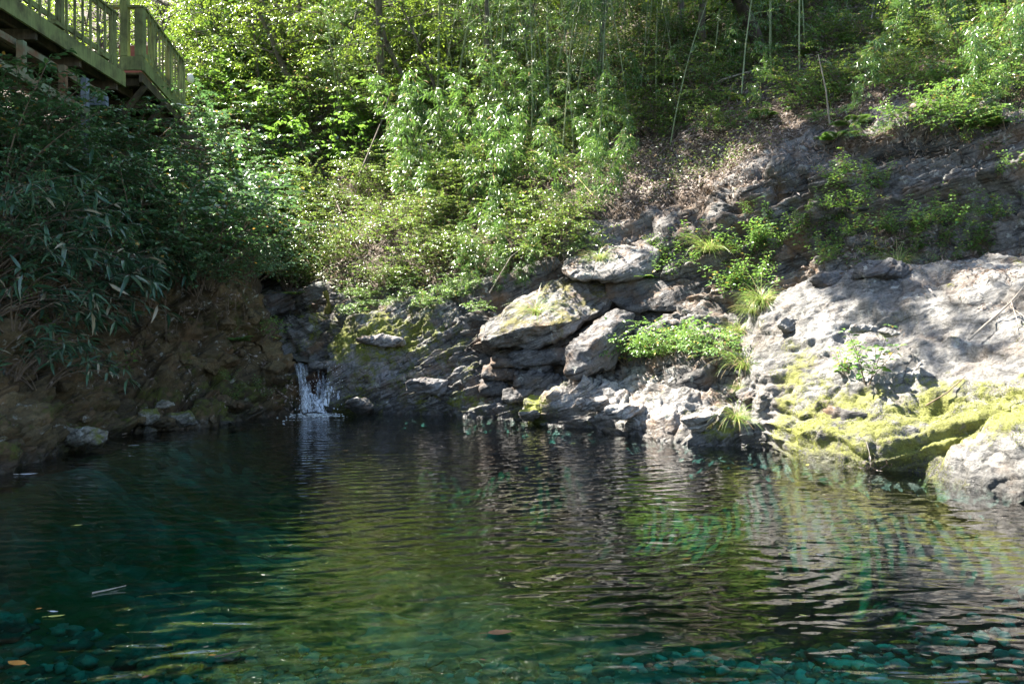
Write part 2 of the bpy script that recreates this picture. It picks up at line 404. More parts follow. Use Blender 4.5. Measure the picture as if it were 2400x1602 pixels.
BANK = {
 -700: [(1290,5.6),(1225,5.9),(1100,6.2),(960,6.6),(800,7.0),(620,7.6),(400,10),(200,13.5),(100,18)],
 -250: [(1220,6.5),(1165,6.7),(1060,7.0),(930,7.5),(780,8.0),(600,8.6),(400,11),(200,14.5),(130,19)],
 0:    [(1160,7.2),(1110,7.4),(1020,7.7),(900,8.3),(770,8.8),(610,9.4),(430,11.5),(240,15),(180,20)],
 170:  [(1110,8.4),(1062,8.7),(1000,9.1),(880,9.7),(770,10.2),(650,10.6),(490,12.5),(310,15.5),(220,20)],
 300:  [(1065,10.1),(1014,10.4),(960,10.7),(850,11.3),(760,11.6),(690,11.8),(560,13.2),(390,15.8),(280,20)],
 460:  [(1045,10.8),(1000,11.0),(955,11.4),(860,12.0),(760,12.4),(675,12.5),(570,14.0),(430,16.6),(330,20.5)],
 560:  [(1030,11.6),(985,11.8),(940,12.2),(850,12.8),(770,13.0),(690,13.05),(600,14.8),(480,18),(400,21)],
 600:  [(1020,12.1),(975,12.4),(935,12.6),(870,13.0),(800,13.2),(740,13.3),(690,14.8),(620,18),(560,21)],
 650:  [(1015,12.5),(969,12.75),(932,12.9),(900,13.0),(870,13.15),(845,13.3),(835,14.5),(815,16),(800,18)],
 715:  [(1010,12.8),(964,13.1),(955,13.15),(945,13.2),(930,13.25),(905,13.3),(885,13.6),(870,14),(860,14.5)],
 745:  [(1010,13.0),(985,13.2),(985,13.3),(980,13.35),(975,13.4),(970,13.5),(965,13.6),(965,14),(965,14.5)],
}
def build_bank():
    nu, nv = 420, 300
    P, C, Rw = sheet(BANK, nu, nv, 4)
    N = grid_normals(P)
    v = np.linspace(0, 8, nv)[None, :] + 0 * C
    face = sst(0.8, 1.3, v) * sst(6.2, 5.2, v)
    d = fbm(P * 0.8, 4, 23) * 0.30 + fbm(P * 2.6, 4, 25) * 0.14
    d += face * (ridged(P * 2.2, 4, 28) * 0.22 + fbm(P * 12, 3, 27) * 0.03)
    h1, c1 = blocks(P, 0.5, 33, 1.5); h2, c2 = blocks(P, 0.17, 34, 1.6)
    d += face * (h1 * 0.30 - 0.10 * sst(0.12, 0, c1) + h2 * 0.10 - 0.04 * sst(0.12, 0, c2))
    P = P + N * d[..., None]
    moss = 0.28 * sst(0.7, 1.2, v) * sst(3.5, 1.8, v) + 0.12 + 0.22 * np.exp(-((C - 520) / 90) ** 2) * face
    soil = sst(5.2, 6.0, v)
    o = mesh_obj('bank', P.reshape(-1, 3), [grid_faces(nu, nv)], M['bank'], attrs={'moss': moss, 'soil': soil})
    tag(o, 'shaded brown earth and rock bank along the left of the pool', kind='structure')
    return o, P, C, Rw
bank, BP, BC, BR = build_bank()

MOSSY = []
def rock_sheet(name, spec, nu, nv, mat, amp, seed, moss, label, group=None, extra=None, nblur=3, st=(0.3, 0.1), blk=0.5):
    P, C, Rw = sheet(spec, nu, nv, nblur)
    if extra is not None: P = extra(P, C, Rw)
    N = grid_normals(P)
    d = fbm(P * 0.9, 4, seed) * 0.30 * amp[0] + fbm(P * 3.0, 4, seed + 1) * 0.12 * amp[0]
    d += amp[1] * (strata(P, st[0], seed + 2) * 0.10 + strata(P, st[1], seed + 3) * 0.05) + amp[2] * (ridged(P * 3.3, 5, seed + 4) * 0.11 + fbm(P * 11, 3, seed + 5) * 0.03)
    h1, c1 = blocks(P, 0.5, seed + 7); h2, c2 = blocks(P, 0.17, seed + 8)
    d += blk * (h1 * 0.22 - 0.08 * sst(0.10, 0, c1) + h2 * 0.09 - 0.035 * sst(0.12, 0, c2))
    P = P + N * d[..., None]
    mo = moss(P, C, Rw); MOSSY.append((P, grid_normals(P), mo))
    o = mesh_obj(name, P.reshape(-1, 3), [grid_faces(nu, nv)], mat, attrs={'moss': mo, 'soil': 0 * mo})
    tag(o, label, 'rock', group)
    return o, P, C, Rw

DOME = {
 1745: [(1100,9.0),(1046,9.15),(1000,9.2),(900,9.7),(830,10.2),(795,10.6),(785,10.9),(785,11.4)],
 1800: [(1105,8.75),(1050,8.95),(960,9.05),(880,9.3),(805,9.7),(752,10.1),(732,10.5),(728,11.2)],
 1900: [(1130,7.95),(1078,8.15),(985,8.45),(885,8.85),(785,9.35),(705,9.9),(676,10.3),(670,11.0)],
 2050: [(1155,7.25),(1105,7.45),(1010,7.8),(890,8.3),(765,8.9),(676,9.5),(634,10.0),(624,10.6)],
 2200: [(1175,6.8),(1125,7.0),(1025,7.35),(900,7.85),(780,8.4),(684,9.0),(630,9.6),(616,10.2)],
 2400: [(1215,6.15),(1160,6.35),(1060,6.65),(920,7.1),(780,7.65),(682,8.2),(618,8.8),(606,9.5)],
 2700: [(1290,5.3),(1230,5.55),(1100,5.7),(950,5.95),(800,6.4),(690,6.9),(618,7.6),(600,8.5)],
 3300: [(1560,4.0),(1460,4.25),(1230,4.5),(1010,4.9),(830,5.4),(700,5.95),(620,6.5),(596,7.4)],
}
def dome_groove(P, C, Rw):
    t = np.clip((C - 2040) / 330, -0.1, 1.1)
    line = 1110 - 150 * t
    k = np.exp(-((Rw - line - 10) / 34) ** 2) * sst(2000, 2060, C) * sst(2480, 2350, C)
    k2 = np.exp(-((Rw - (765 + (2050 - C) * 0.25)) / 20) ** 2) * sst(1930, 1990, C) * sst(2160, 2080, C)
    N = grid_normals(P)
    return P - N * (0.15 * k + 0.10 * k2)[..., None]
def dome_moss(P, C, Rw):
    m = 0.66 * sst(830, 970, Rw) * sst(1790, 1850, C)
    m += 0.55 * np.exp(-((C - 1880) / 65) ** 2 - ((Rw - 850) / 55) ** 2)
    m += 0.22 * np.exp(-((C - 2300) / 160) ** 2 - ((Rw - 960) / 60) ** 2)
    m -= 0.62 * sst(2150, 2330, C) * sst(1020, 1090, Rw)
    return np.clip(m, 0, 1)
rock_dome, DP, DC, DR = rock_sheet('rock_outcrop', DOME, 420, 260, M['dome'], (0.6, 0.8, 0.42), 41, dome_moss,
    'big smooth pale rock hump with yellow-green moss at the water on the right', extra=dome_groove, st=(0.4, 0.09), blk=0.22)

LEDGE = {
 1222: [(1020,11.5),(984,11.75),(972,11.8),(964,11.85),(958,12),(955,12.4)],
 1290: [(1030,11.0),(993,11.3),(955,11.35),(925,11.5),(907,11.9),(900,12.5)],
 1400: [(1045,10.5),(1002,10.75),(955,10.95),(915,11.3),(890,11.9),(880,12.5)],
 1550: [(1080,9.3),(1033,9.55),(980,9.9),(935,10.35),(895,11.0),(868,11.7)],
 1700: [(1095,9.0),(1046,9.15),(990,9.45),(945,9.85),(898,10.4),(872,11)],
 1785: [(1098,8.9),(1049,9.1),(1000,9.2),(950,9.5),(905,10),(880,10.7)],
}
def ledge_moss(P, C, Rw):
    m = 0.75 * np.exp(-((C - 1250) / 34) ** 2) + 0.62 * np.exp(-((C - 1680) / 75) ** 2 - ((Rw - 1010) / 28) ** 2)
    return m + 0.15 * sst(930, 880, Rw) + 0.05
rock_ledge, LP, LC, LR = rock_sheet('rock_ledge', LEDGE, 300, 150, M['ledge'], (0.6, 1.3, 0.5), 61, ledge_moss,
    'low sunlit broken rock ledge with mossy ends at the far water edge', st=(0.22, 0.08), blk=0.3)

SLAB = {
 770:  [(1015,12.8),(966,13.0),(905,13.05),(862,13.1),(828,13.5),(812,13.9),(806,14.4)],
 850:  [(1015,12.7),(966,12.95),(890,13.0),(840,13.2),(780,13.6),(732,14.1),(716,14.8)],
 950:  [(1016,12.6),(967,12.9),(895,13.0),(830,13.2),(760,13.6),(704,14.1),(688,14.9)],
 1050: [(1018,12.4),(969,12.7),(900,12.85),(830,13.05),(770,13.3),(715,13.7),(700,14.6)],
 1150: [(1025,12.0),(976,12.3),(915,12.45),(860,12.7),(815,12.9),(785,13.2),(772,14.0)],
 1270: [(1036,11.4),(988,11.7),(940,11.95),(900,12.2),(872,12.5),(858,12.9),(850,13.4)],
}
def slab_moss(P, C, Rw):
    return 0.34 + 0.42 * np.exp(-((C - 900) / 130) ** 2 - ((Rw - 790) / 55) ** 2) + 0.35 * np.exp(-((C - 1060) / 70) ** 2 - ((Rw - 935) / 22) ** 2) + 0.15 * np.exp(-((C - 790) / 60) ** 2)
rock_slab, SP, SC, SR = rock_sheet('rock_slab', SLAB, 340, 220, M['slab'], (0.7, 0.9, 0.8), 71, slab_moss,
    'dark layered rock slab with moss streaks beside the waterfall', st=(0.3, 0.08), blk=0.3)

# ------------------------------------------------------------------ loose rocks
def hull_rock(name, pts, mat, seed, cuts=5, amp=0.05, moss=0.1, label=None, group=None, st=0.03):
    """pts: world points; their hull, subdivided, chipped and roughened. Origin at the rock's centre."""
    pts = np.asarray(pts, float); c = pts.mean(0)
    bm = bmesh.new()
    for p in pts - c: bm.verts.new(p)
    r = bmesh.ops.convex_hull(bm, input=bm.verts)
    bmesh.ops.delete(bm, geom=[g for g in r['geom_interior'] if isinstance(g, bmesh.types.BMVert)], context='VERTS')
    size = np.ptp(pts, axis=0).max()
    for it in range(cuts):
        lim = size / (4 * 1.75 ** it)
        ed = [e for e in bm.edges if e.calc_length() > lim]
        if not ed: break
        bmesh.ops.subdivide_edges(bm, edges=ed, cuts=1, use_grid_fill=True)
        bmesh.ops.triangulate(bm, faces=[f for f in bm.faces if len(f.verts) > 3])
        if it == 2: bmesh.ops.smooth_vert(bm, verts=bm.verts, factor=0.4, use_axis_x=True, use_axis_y=True, use_axis_z=True)
    bm.normal_update()
    V = np.array([v.co for v in bm.verts]); N = np.array([v.normal for v in bm.verts])
    T = np.array([[v.index for v in f.verts] for f in bm.faces]) if not bm.verts.index_update() else None
    bm.free()
    W = V + c
    d = fbm(W * 2.2 / max(size, 0.3) , 4, seed) * amp * size * 1.6 + ridged(W * 7 / max(size, 0.3), 4, seed + 3) * amp * size + strata(W, max(size * 0.16, 0.03), seed + 5) * st * size
    V = V + N * d[:, None]
    mo = moss * (0.5 + 1.2 * np.clip(N[:, 2], 0, 1))
    o = mesh_obj(name, V, [T], mat, attrs={'moss': mo, 'soil': 0 * mo})
    o.location = c
    tag(o, label, 'rock', group)
    return o

def L(*a): return [px(*p) for p in a]
hull_rock('boulder', L((1128,788,12.2),(1150,752,12.6),(1215,706,12.9),(1300,648,13.4),(1400,652,13.4),(1436,690,12.9),(1408,730,12.35),(1325,756,11.95),(1235,768,11.9),
                       (1322,790,12.05),(1262,818,12.2),(1150,816,12.25),(1150,800,13.6),(1300,780,13.9),(1430,735,13.9)), M['boulder'], 5, 6, 0.05, 0.30,
          'large overhanging boulder with bleached mossy top and dark underside')
hull_rock('boulder', L((1326,818,11.5),(1342,790,11.6),(1430,731,12.05),(1486,733,12.1),(1478,778,11.85),(1438,856,11.45),(1372,878,11.3),(1334,874,11.35),(1398,800,11.2),
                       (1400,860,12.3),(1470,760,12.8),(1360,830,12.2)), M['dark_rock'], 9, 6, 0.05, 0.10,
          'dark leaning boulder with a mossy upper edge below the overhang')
hull_rock('boulder', L((1316,630,13.0),(1398,586,13.05),(1545,592,12.75),(1535,640,12.5),(1430,655,12.45),(1350,652,12.55),(1350,600,14),(1540,580,14),(1520,640,13.8),(1360,650,13.8)),
          M['boulder'], 13, 6, 0.045, 0.08, 'flat capping boulder with grass hanging over its front edge')
hull_rock('boulder', L((1418,700,12.7),(1428,662,12.9),(1600,652,12.4),(1700,640,12.0),(1735,690,11.75),(1610,728,11.95),(1480,730,12.3),(1430,700,13.6),(1700,650,13),(1700,700,12.9)),
          M['dark_rock'], 17, 6, 0.035, 0.05, 'long brown-grey rock block under the hanging plants', st=0.02)
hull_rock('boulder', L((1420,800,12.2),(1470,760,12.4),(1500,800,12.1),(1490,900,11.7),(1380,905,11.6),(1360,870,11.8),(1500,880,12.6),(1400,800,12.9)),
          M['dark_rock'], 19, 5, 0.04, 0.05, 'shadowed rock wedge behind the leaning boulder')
rs = random.Random(4)
thin = [((1150,845),(1285,862),18,12.1),((1135,870),(1240,880),22,12.2),((1195,842),(1330,838),26,12.0),((1210,890),(1320,902),30,11.85),((1130,905),(1220,915),24,12.25),((1180,925),(1300,930),24,11.8)]
words_thin = ['just under the boulder lip', 'second down under the overhang', 'with a greenish face beside the leaning boulder', 'in deep shade low under the overhang', 'with white crust low beside the dark slab', 'lowest one, nearly touching the water']
for (a, b, h, d), wd in zip(thin, words_thin):
    p = []
    for (c, r), dd in ((a, d), (b, d - 0.12)):
        dd += 0.16; p += [px(c, r - h / 2, dd + 0.1), px(c, r + h / 2, dd), px(c + 12, r - h / 2, dd + 0.9), px(c + 12, r + h / 2, dd + 0.9)]
    p += [px((a[0] + b[0]) / 2, (a[1] + b[1]) / 2 - h * 0.5, d + 0.06), px((a[0] + b[0]) / 2, (a[1] + b[1]) / 2 + h * 0.55, d + 0.03)]
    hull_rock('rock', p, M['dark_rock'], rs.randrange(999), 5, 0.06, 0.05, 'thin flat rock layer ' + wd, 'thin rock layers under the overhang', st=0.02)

BLOCKS = [ # col,row, size px, depth, stretch, material, label
 (1640,985,60,9.3,(1.5,1,0.7),'ledge','angular pale block with a dark shaded face on the sunlit ledge'),
 (1470,965,64,10.2,(1.9,1,0.6),'ledge','brown-stained broken block at the front of the sunlit ledge'),
 (1390,945,56,10.8,(1.6,1,0.7),'ledge','ochre-faced block near the mossy left end of the ledge'),
 (1790,960,70,9.15,(0.7,0.9,1.5),'dome','grey upright rock in the cleft beside the mossy hump'),
 (1800,1030,52,8.95,(0.8,1,1.2),'dome','grey rock at the water in the cleft beside the hump'),
 (1755,925,44,9.4,(1.2,1,0.8),'ledge','small pale block below the drooping sedge'),
 (1700,965,40,9.3,(1.2,1,0.8),'ledge','white block sitting above the mossy lip of the ledge'),
 (1850,760,50,9.7,(1.4,1,0.6),'dome','small cracked rock on the narrow shoulder of the hump'),
 (2030,770,44,8.2,(1.6,1,0.5),'dome','loose flat stone lying in the hollow of the hump'),
 (2085,778,36,8.1,(1.2,1,0.6),'dome','small loose stone beside dead leaves on the hump'),
 (2070,642,90,9.7,(1.6,1,0.6),'dark_rock','dark blocky rock along the top of the hump'),
 (1960,660,70,10.2,(1.6,1,0.6),'dark_rock','dark rock below the weeds at the top of the hump'),
 (1010,905,70,12.7,(1.7,1,0.5),'slab','pale-topped rock bulging from the dark slab'),
 (840,950,50,12.6,(1.3,1,0.7),'dark_rock','brown rounded rock at the foot of the waterfall'),
 (890,800,60,13.3,(1.9,1,0.5),'slab','moss-sided rock in the middle of the dark slab'),
 (760,855,46,13.15,(1.6,1,0.5),'dark_rock','rusty rock on the lip of the waterfall'),
 (1250,968,50,11.5,(1.5,1,0.7),'ledge','moss-capped rounded rock at the left tip of the ledge'),
]
def block_pts(c, r, s, d, st, seed):
    q = random.Random(seed); ctr = px(c, r, d); m = s / F * d / 2
    P = []
    for i in range(13):
        v = Vector((q.gauss(0, 1), q.gauss(0, 1), q.gauss(0, 1))).normalized()
        P.append(ctr + Vector((v.x * m * st[0], v.y * m * st[1] * 1.2, v.z * m * st[2])) * q.uniform(0.9, 1.25))
    return P
for i, (c, r, s, d, st, mt, lb) in enumerate(BLOCKS):
    hull_rock('rock', block_pts(c, r, s, d, st, 100 + i), M[mt], 200 + i, 5, 0.05, 0.75 if 'moss-capped' in lb else 0.12, lb)
# pale stones at the foot of the shaded bank
for i, (c, r, s, d, st, lb) in enumerate([
 (200,1030,88,8.75,(1.1,0.6,0.8),'largest pale stone at the foot of the shaded bank'),
 (345,975,62,10.55,(1.1,0.7,0.7),'pale mossy stone second along the shaded bank'),
 (420,985,66,10.85,(1.2,0.7,0.6),'pale flat stone touching the water below the bank'),
 (385,945,40,10.8,(1.1,0.7,0.6),'small grey stone higher up in the shaded bank'),
 (515,985,44,11.4,(1.3,0.7,0.5),'pale stone farthest along the shaded bank'),
 (352,1010,30,10.45,(1.0,0.6,0.8),'small pale stone at the waterline between two larger ones')]):
    hull_rock('stone', block_pts(c, r, s, d, st, 150 + i), M['pale_stone'], 260 + i, 5, 0.06, 0.40, lb)

# dark undercut ledge and mossy stump up the stream
hull_rock('boulder', L((590,705,16.0),(640,700,15.8),(760,668,15.4),(775,690,15.3),(700,722,15.5),(600,745,15.8),(600,700,17),(770,670,16.6),(700,715,16.8)), M['slab'], 33, 6, 0.03, 0.05,
          'layered rock shelf above the dark hollow up the stream', st=0.05)

# ------------------------------------------------------------------ pool
def build_pool():
    nx, ny = 230, 260
    x = np.linspace(-14, 14, nx); y = np.linspace(-5, 15, ny)
    X, Y = np.meshgrid(x, y, indexing='ij')
    # depth grows away from both shores
    lx = np.interp(Y, [-5, 2, 5.5, 7.4, 8.7, 10.4, 11, 12.4, 13.1], [-9, -7, -5.6, -4.75, -4.78, -4.55, -4.36, -3.98, -3.4])
    rx = np.interp(Y, [-5, 2, 4.3, 5.6, 6.4, 7.0, 7.5, 8.2, 9.15, 10.8, 11.6, 13.1], [9, 7, 5.8, 4.6, 4.1, 3.75, 3.38, 3.05, 2.7, 1.18, 0.62, -0.5])
    dl = X - lx; dr = rx - X; df = 13.2 - Y
    dep = np.minimum(np.minimum(dl * 0.55, dr * np.interp(Y, [3.5, 6.5], [0.30, 1.1]) + 0.10), df * 0.9)
    dep = np.clip(dep, -0.9, 10)
    near = np.interp(Y, [-5, 0, 3, 6, 10, 14], [0.35, 0.5, 0.75, 1.15, 1.5, 1.5])
    Z = -near * np.tanh(dep / near * 1.2)
    P = np.stack([X, Y, Z], -1)
    Z = Z + fbm(P * 0.9, 4, 80) * 0.16 + fbm(P * 4, 3, 81) * 0.04
    Z += 0.30 * np.exp(-((X - 2.0) / 0.9) ** 2 - ((Y - 3.2) / 0.5) ** 2)
    P[..., 2] = np.minimum(Z, -0.14)
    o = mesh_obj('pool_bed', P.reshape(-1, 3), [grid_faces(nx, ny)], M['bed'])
    tag(o, 'stony greenish bed of the pool under the water', kind='structure')
    w = MB(); n = 60
    xs = np.linspace(-13.5, 13.5, n); ys = np.linspace(-4.5, 13.6, n)
    WX, WY = np.meshgrid(xs, ys, indexing='ij')
    b = np.array([(i * n) for i in range(n)] + [(n - 1) * n + j for j in range(1, n)] + [i * n + n - 1 for i in range(n - 2, -1, -1)] + [j for j in range(n - 2, 0, -1)])
    top = np.stack([WX, WY, 0 * WX], -1).reshape(-1, 3); low = top[b] - np.array((0, 0, 2.6)); k = np.arange(len(b)); k2 = (k + 1) % len(b)
    wo = mesh_obj('water', np.concatenate([top, low, [(0, 4.5, -2.6)]]), [grid_faces(n, n), np.stack([b[k2], b[k], k + n * n, k2 + n * n], 1), np.stack([k2 + n * n, k + n * n, k * 0 + n * n + len(b)], 1)], M['water'])
    tag(wo, 'clear green rippled water of the pool', kind='structure')
    return P
PB = build_pool()
def bed_z(x, y):
    i = np.clip(int(round((x + 14) / 28 * 229)), 0, 229); j = np.clip(int(round((y + 5) / 20 * 259)), 0, 259)
    return float(PB[i, j, 2])
# ------------------------------------------------------------------ foliage
rng = np.random.default_rng(7)
def nrm(v): return v / (np.linalg.norm(v, axis=-1, keepdims=True) + 1e-9)

def leaf_verts(pos, d, up, L, W, fold=0.18, droop=0.12, ovate=False):
    """one folded blade per row; returns vertices and triangles"""
    n = len(pos); d = nrm(d); x = nrm(np.cross(d, up)); u = np.cross(x, d)
    L = np.broadcast_to(L, (n,))[:, None]; W = np.broadcast_to(W, (n,))[:, None]
    if ovate:
        sec = [(0, 0, 0), (0.28, 0.5, 1), (0.62, 0.46, 1), (1.0, 0, 0)]
        a = pos
        m1 = pos + d * L * 0.28; m2 = pos + d * L * 0.62 - u * L * droop * 0.35
        t = pos + d * L - u * L * droop
        lift_ = u * W * fold
        V = np.stack([a, m1, m2, t, m1 + x * W * .5 + lift_, m2 + x * W * .42 + lift_, m1 - x * W * .5 + lift_, m2 - x * W * .42 + lift_], 1)
        T = np.array([(0,1,4),(1,2,5),(1,5,4),(2,3,5),(0,6,1),(1,6,7),(1,7,2),(2,7,3)])
    else:
        m = pos + d * L * 0.45; t = pos + d * L - u * L * droop
        lift_ = u * W * fold
        V = np.stack([pos, m, t, m + x * W * .5 + lift_, m - x * W * .5 + lift_], 1)
        T = np.array([(0,1,3),(1,2,3),(0,4,1),(1,4,2)])
    k = V.shape[1]
    F_ = (T[None] + (np.arange(n) * k)[:, None, None]).reshape(-1, 3)
    return V.reshape(-1, 3), F_

class Plant:
    def __init__(s): s.wood, s.leaf = MB(), MB()
    def leaves(s, pos, d, up, L, W, **k):
        if len(pos):
            V, T = leaf_verts(np.asarray(pos), np.asarray(d), np.asarray(up), L, W, **k); s.leaf.add(V, tris=T)

def curve(p, d, length, n, bend, r, wob=0.06):
    """bent stem: starts along d, bends by vector bend per unit length"""
    pts = [np.array(p, float)]; d = np.array(d, float); d /= np.linalg.norm(d); st = length / (n - 1)
    for i in range(n - 1):
        d = d + np.array(bend) * st / length + r.normal(0, wob, 3); d /= np.linalg.norm(d)
        pts.append(pts[-1] + d * st)
    return np.array(pts)

def along(pts, t):
    t = np.atleast_1d(t); k = t * (len(pts) - 1); i = np.clip(k.astype(int), 0, len(pts) - 2); f = (k - i)[:, None]
    return pts[i] * (1 - f) + pts[i + 1] * f, nrm(pts[i + 1] - pts[i])

def spray(pl, pts, r, n, L, W, ang=55, down=0.25, ovate=True, t0=0.15, upj=0.35, flat=True):
    """leaves alternating along both sides of a twig"""
    t = np.linspace(t0, 1, n) + r.normal(0, 0.02, n)
    p, d = along(pts, np.clip(t, 0, 1))
    side = np.where(np.arange(n) % 2 == 0, 1, -1)[:, None]
    up0 = np.array((0, 0, 1.0))
    s = nrm(np.cross(d, up0)) if flat else nrm(np.cross(d, r.normal(0, 1, (n, 3))))
    a = np.radians(ang + r.normal(0, 14, n))[:, None]
    dd = d * np.cos(a) + s * side * np.sin(a) - up0 * (down + r.normal(0, 0.18, (n, 1)))
    dd[-1] = d[-1] - up0 * down
    up = up0 + r.normal(0, upj, (n, 3))
    sc = r.uniform(0.7, 1.15, n)
    pl.leaves(p, dd, up, L * sc, W * sc, ovate=ovate)

def shrub(seed, H, Rd, stems, twigs, L, W, per, layered=0.15, ovate=True, wood=0.012, lean=0.5, down=0.25, fill=0):
    r = np.random.default_rng(seed); pl = Plant()
    for i in range(stems):
        az = 2 * math.pi * (i + r.uniform(0, 0.8)) / stems; o = np.array((math.cos(az), math.sin(az), 0))
        h = H * r.uniform(0.65, 1.1)
        c = curve(o * Rd * 0.08, np.array((0, 0, 1)) + o * lean * r.uniform(0.3, 1.0), h, 8, o * 0.5 * r.uniform(0.2, 1.4) - np.array((0, 0, 0.3)), r)
        pl.wood.tube(c, np.linspace(wood, wood * 0.35, 8), 5)
        for j in range(twigs):
            t = r.uniform(0.25, 1.0); p, d = along(c, t)
            a2 = r.uniform(0, 2 * math.pi); o2 = np.array((math.cos(a2), math.sin(a2), r.normal(0.15, layered)))
            tl = Rd * r.uniform(0.35, 0.75) * (1.15 - 0.5 * t)
            tc = curve(p[0], o2 + d[0] * 0.4, tl, 5, (0, 0, -0.45), r, 0.08)
            pl.wood.tube(tc, np.linspace(wood * 0.4, wood * 0.15, 5), 3)
            spray(pl, tc, r, per, L, W, down=down, ovate=ovate)
        spray(pl, c[4:], r, per, L, W, down=down, ovate=ovate, flat=False)
    return pl

def tree(seed, H, Rc, limbs, twigs, L, W, per, base=0.45, tr=0.09, lean=(0, 0, 0), ovate=True, sub=3):
    r = np.random.default_rng(seed); pl = Plant()
    c = curve((0, 0, -0.3), np.array((0, 0, 1.0)) + np.array(lean) * 0.5, H, 12, np.array(lean) * 1.0, r, 0.05)
    pl.wood.tube(c, np.linspace(tr, tr * 0.2, 12), 8)
    for i in range(limbs):
        t = base + (1 - base) * (i + r.uniform(0, 1)) / limbs; p, d = along(c, min(t, 0.99))
        az = i * 2.4 + r.uniform(-0.5, 0.5)
        ln = Rc * r.uniform(0.7, 1.1) * math.sqrt(max(0.15, 1 - ((t - base) / (1 - base)) ** 2 * 0.75))
        lc = curve(p[0], (math.cos(az), math.sin(az), r.uniform(0.1, 0.7)), ln, 7, (0, 0, -0.25), r, 0.10)
        pl.wood.tube(lc, np.linspace(tr * 0.38, tr * 0.08, 7), 5)
        for k in range(sub):
            q, qd = along(lc, r.uniform(0.3, 0.95)); a3 = r.uniform(0, 6.28)
            sc = curve(q[0], qd[0] + 0.9 * np.array((math.cos(a3), math.sin(a3), r.normal(0.1, 0.3))), ln * r.uniform(0.25, 0.5), 5, (0, 0, -0.3), r, 0.1)
            pl.wood.tube(sc, np.linspace(tr * 0.13, tr * 0.05, 5), 3)
            for j in range(twigs):
                w, wd = along(sc, r.uniform(0.2, 1.0)); a4 = r.uniform(0, 6.28)
                tc = curve(w[0], wd[0] * 0.5 + np.array((math.cos(a4), math.sin(a4), r.normal(0.05, 0.3))), r.uniform(0.3, 0.6), 4, (0, 0, -0.5), r, 0.1)
                spray(pl, tc, r, per, L, W, ovate=ovate)
    return pl

def bamboo(seed, H, lean, nodes=26, L=0.115, W=0.0135, tr=0.022, start=0.25, dens=1.0):
    r = np.random.default_rng(seed); pl = Plant()
    lv = np.array((lean[0], lean[1], 0.0))
    n = nodes + 1
    c = curve((0, 0, -0.2), np.array((0, 0, 1.0)) + 0.25 * lv, H, n, lv * 0.9 - np.array((0, 0, 0.15)), r, 0.012)
    rad = np.linspace(tr, tr * 0.25, n)
    pts, rr = [], []
    for i in range(n):                                  # a ring at every node
        pts.append(c[i]); rr.append(rad[i] * 1.12)
        if i < n - 1:
            pts.append(c[i] * 0.94 + c[i + 1] * 0.06); rr.append(rad[i] * 0.95); pts.append(c[i] * 0.1 + c[i + 1] * 0.9); rr.append(rad[i] * 0.93)
    pl.wood.tube(pts, rr, 7)
    for i in range(int(start * n), n):
        t = i / (n - 1)
        for k in range(r.integers(2, 4)):
            az = r.uniform(0, 6.28); ln = (0.55 + 0.5 * math.sin(math.pi * min(t * 0.9 + 0.1, 1))) * r.uniform(0.6, 1.15) * H / 6
            bc = curve(c[i], (math.cos(az), math.sin(az), 0.75), ln, 6, (0, 0, -1.1), r, 0.08)
            pl.wood.tube(bc, np.linspace(tr * 0.2, tr * 0.06, 6), 3)
            m = int(9 * dens)
            for q in range(m):
                p, d = along(bc, r.uniform(0.25, 1.0)); kk = r.integers(3, 6)
                a = r.uniform(0, 6.28, kk)
                dd = d[0] * 0.6 + np.stack([np.cos(a) * 0.75, np.sin(a) * 0.75, r.normal(-0.45, 0.3, kk)], 1)
                pp = p[0] + r.normal(0, 0.04, (kk, 3))
                sc = r.uniform(0.65, 1.2, kk)
                pl.leaves(pp, dd, np.array((0, 0, 1.0)) + r.normal(0, 0.5, (kk, 3)), L * sc, W * sc * 1.1, droop=0.2)
    return pl

def sasa(seed, H, stems=12, L=0.21, W=0.038):
    r = np.random.default_rng(seed); pl = Plant()
    for i in range(stems):
        az = r.uniform(0, 6.28); o = np.array((math.cos(az), math.sin(az), 0)); h = H * r.uniform(0.6, 1.1)
        c = curve(o * 0.08, np.array((0, 0, 1)) + o * 0.5, h, 7, o * 0.9 - np.array((0, 0, 0.9)), r, 0.05)
        pl.wood.tube(c, np.linspace(0.006, 0.003, 7), 4)
        for t in (0.55, 0.75, 1.0):
            p, d = along(c, t); kk = 6 if t == 1.0 else 3
            a = r.uniform(0, 6.28, kk)
            dd = d[0] * 0.8 + np.stack([np.cos(a), np.sin(a), r.normal(-0.25, 0.35, kk)], 1) * 0.8
            sc = r.uniform(0.45, 1.2, kk)
            pl.leaves(np.repeat(p, kk, 0), dd, np.array((0, 0, 1.0)) + r.normal(0, 0.3, (kk, 3)), L * sc, W * sc, ovate=True, droop=0.25, fold=0.2)
    return pl

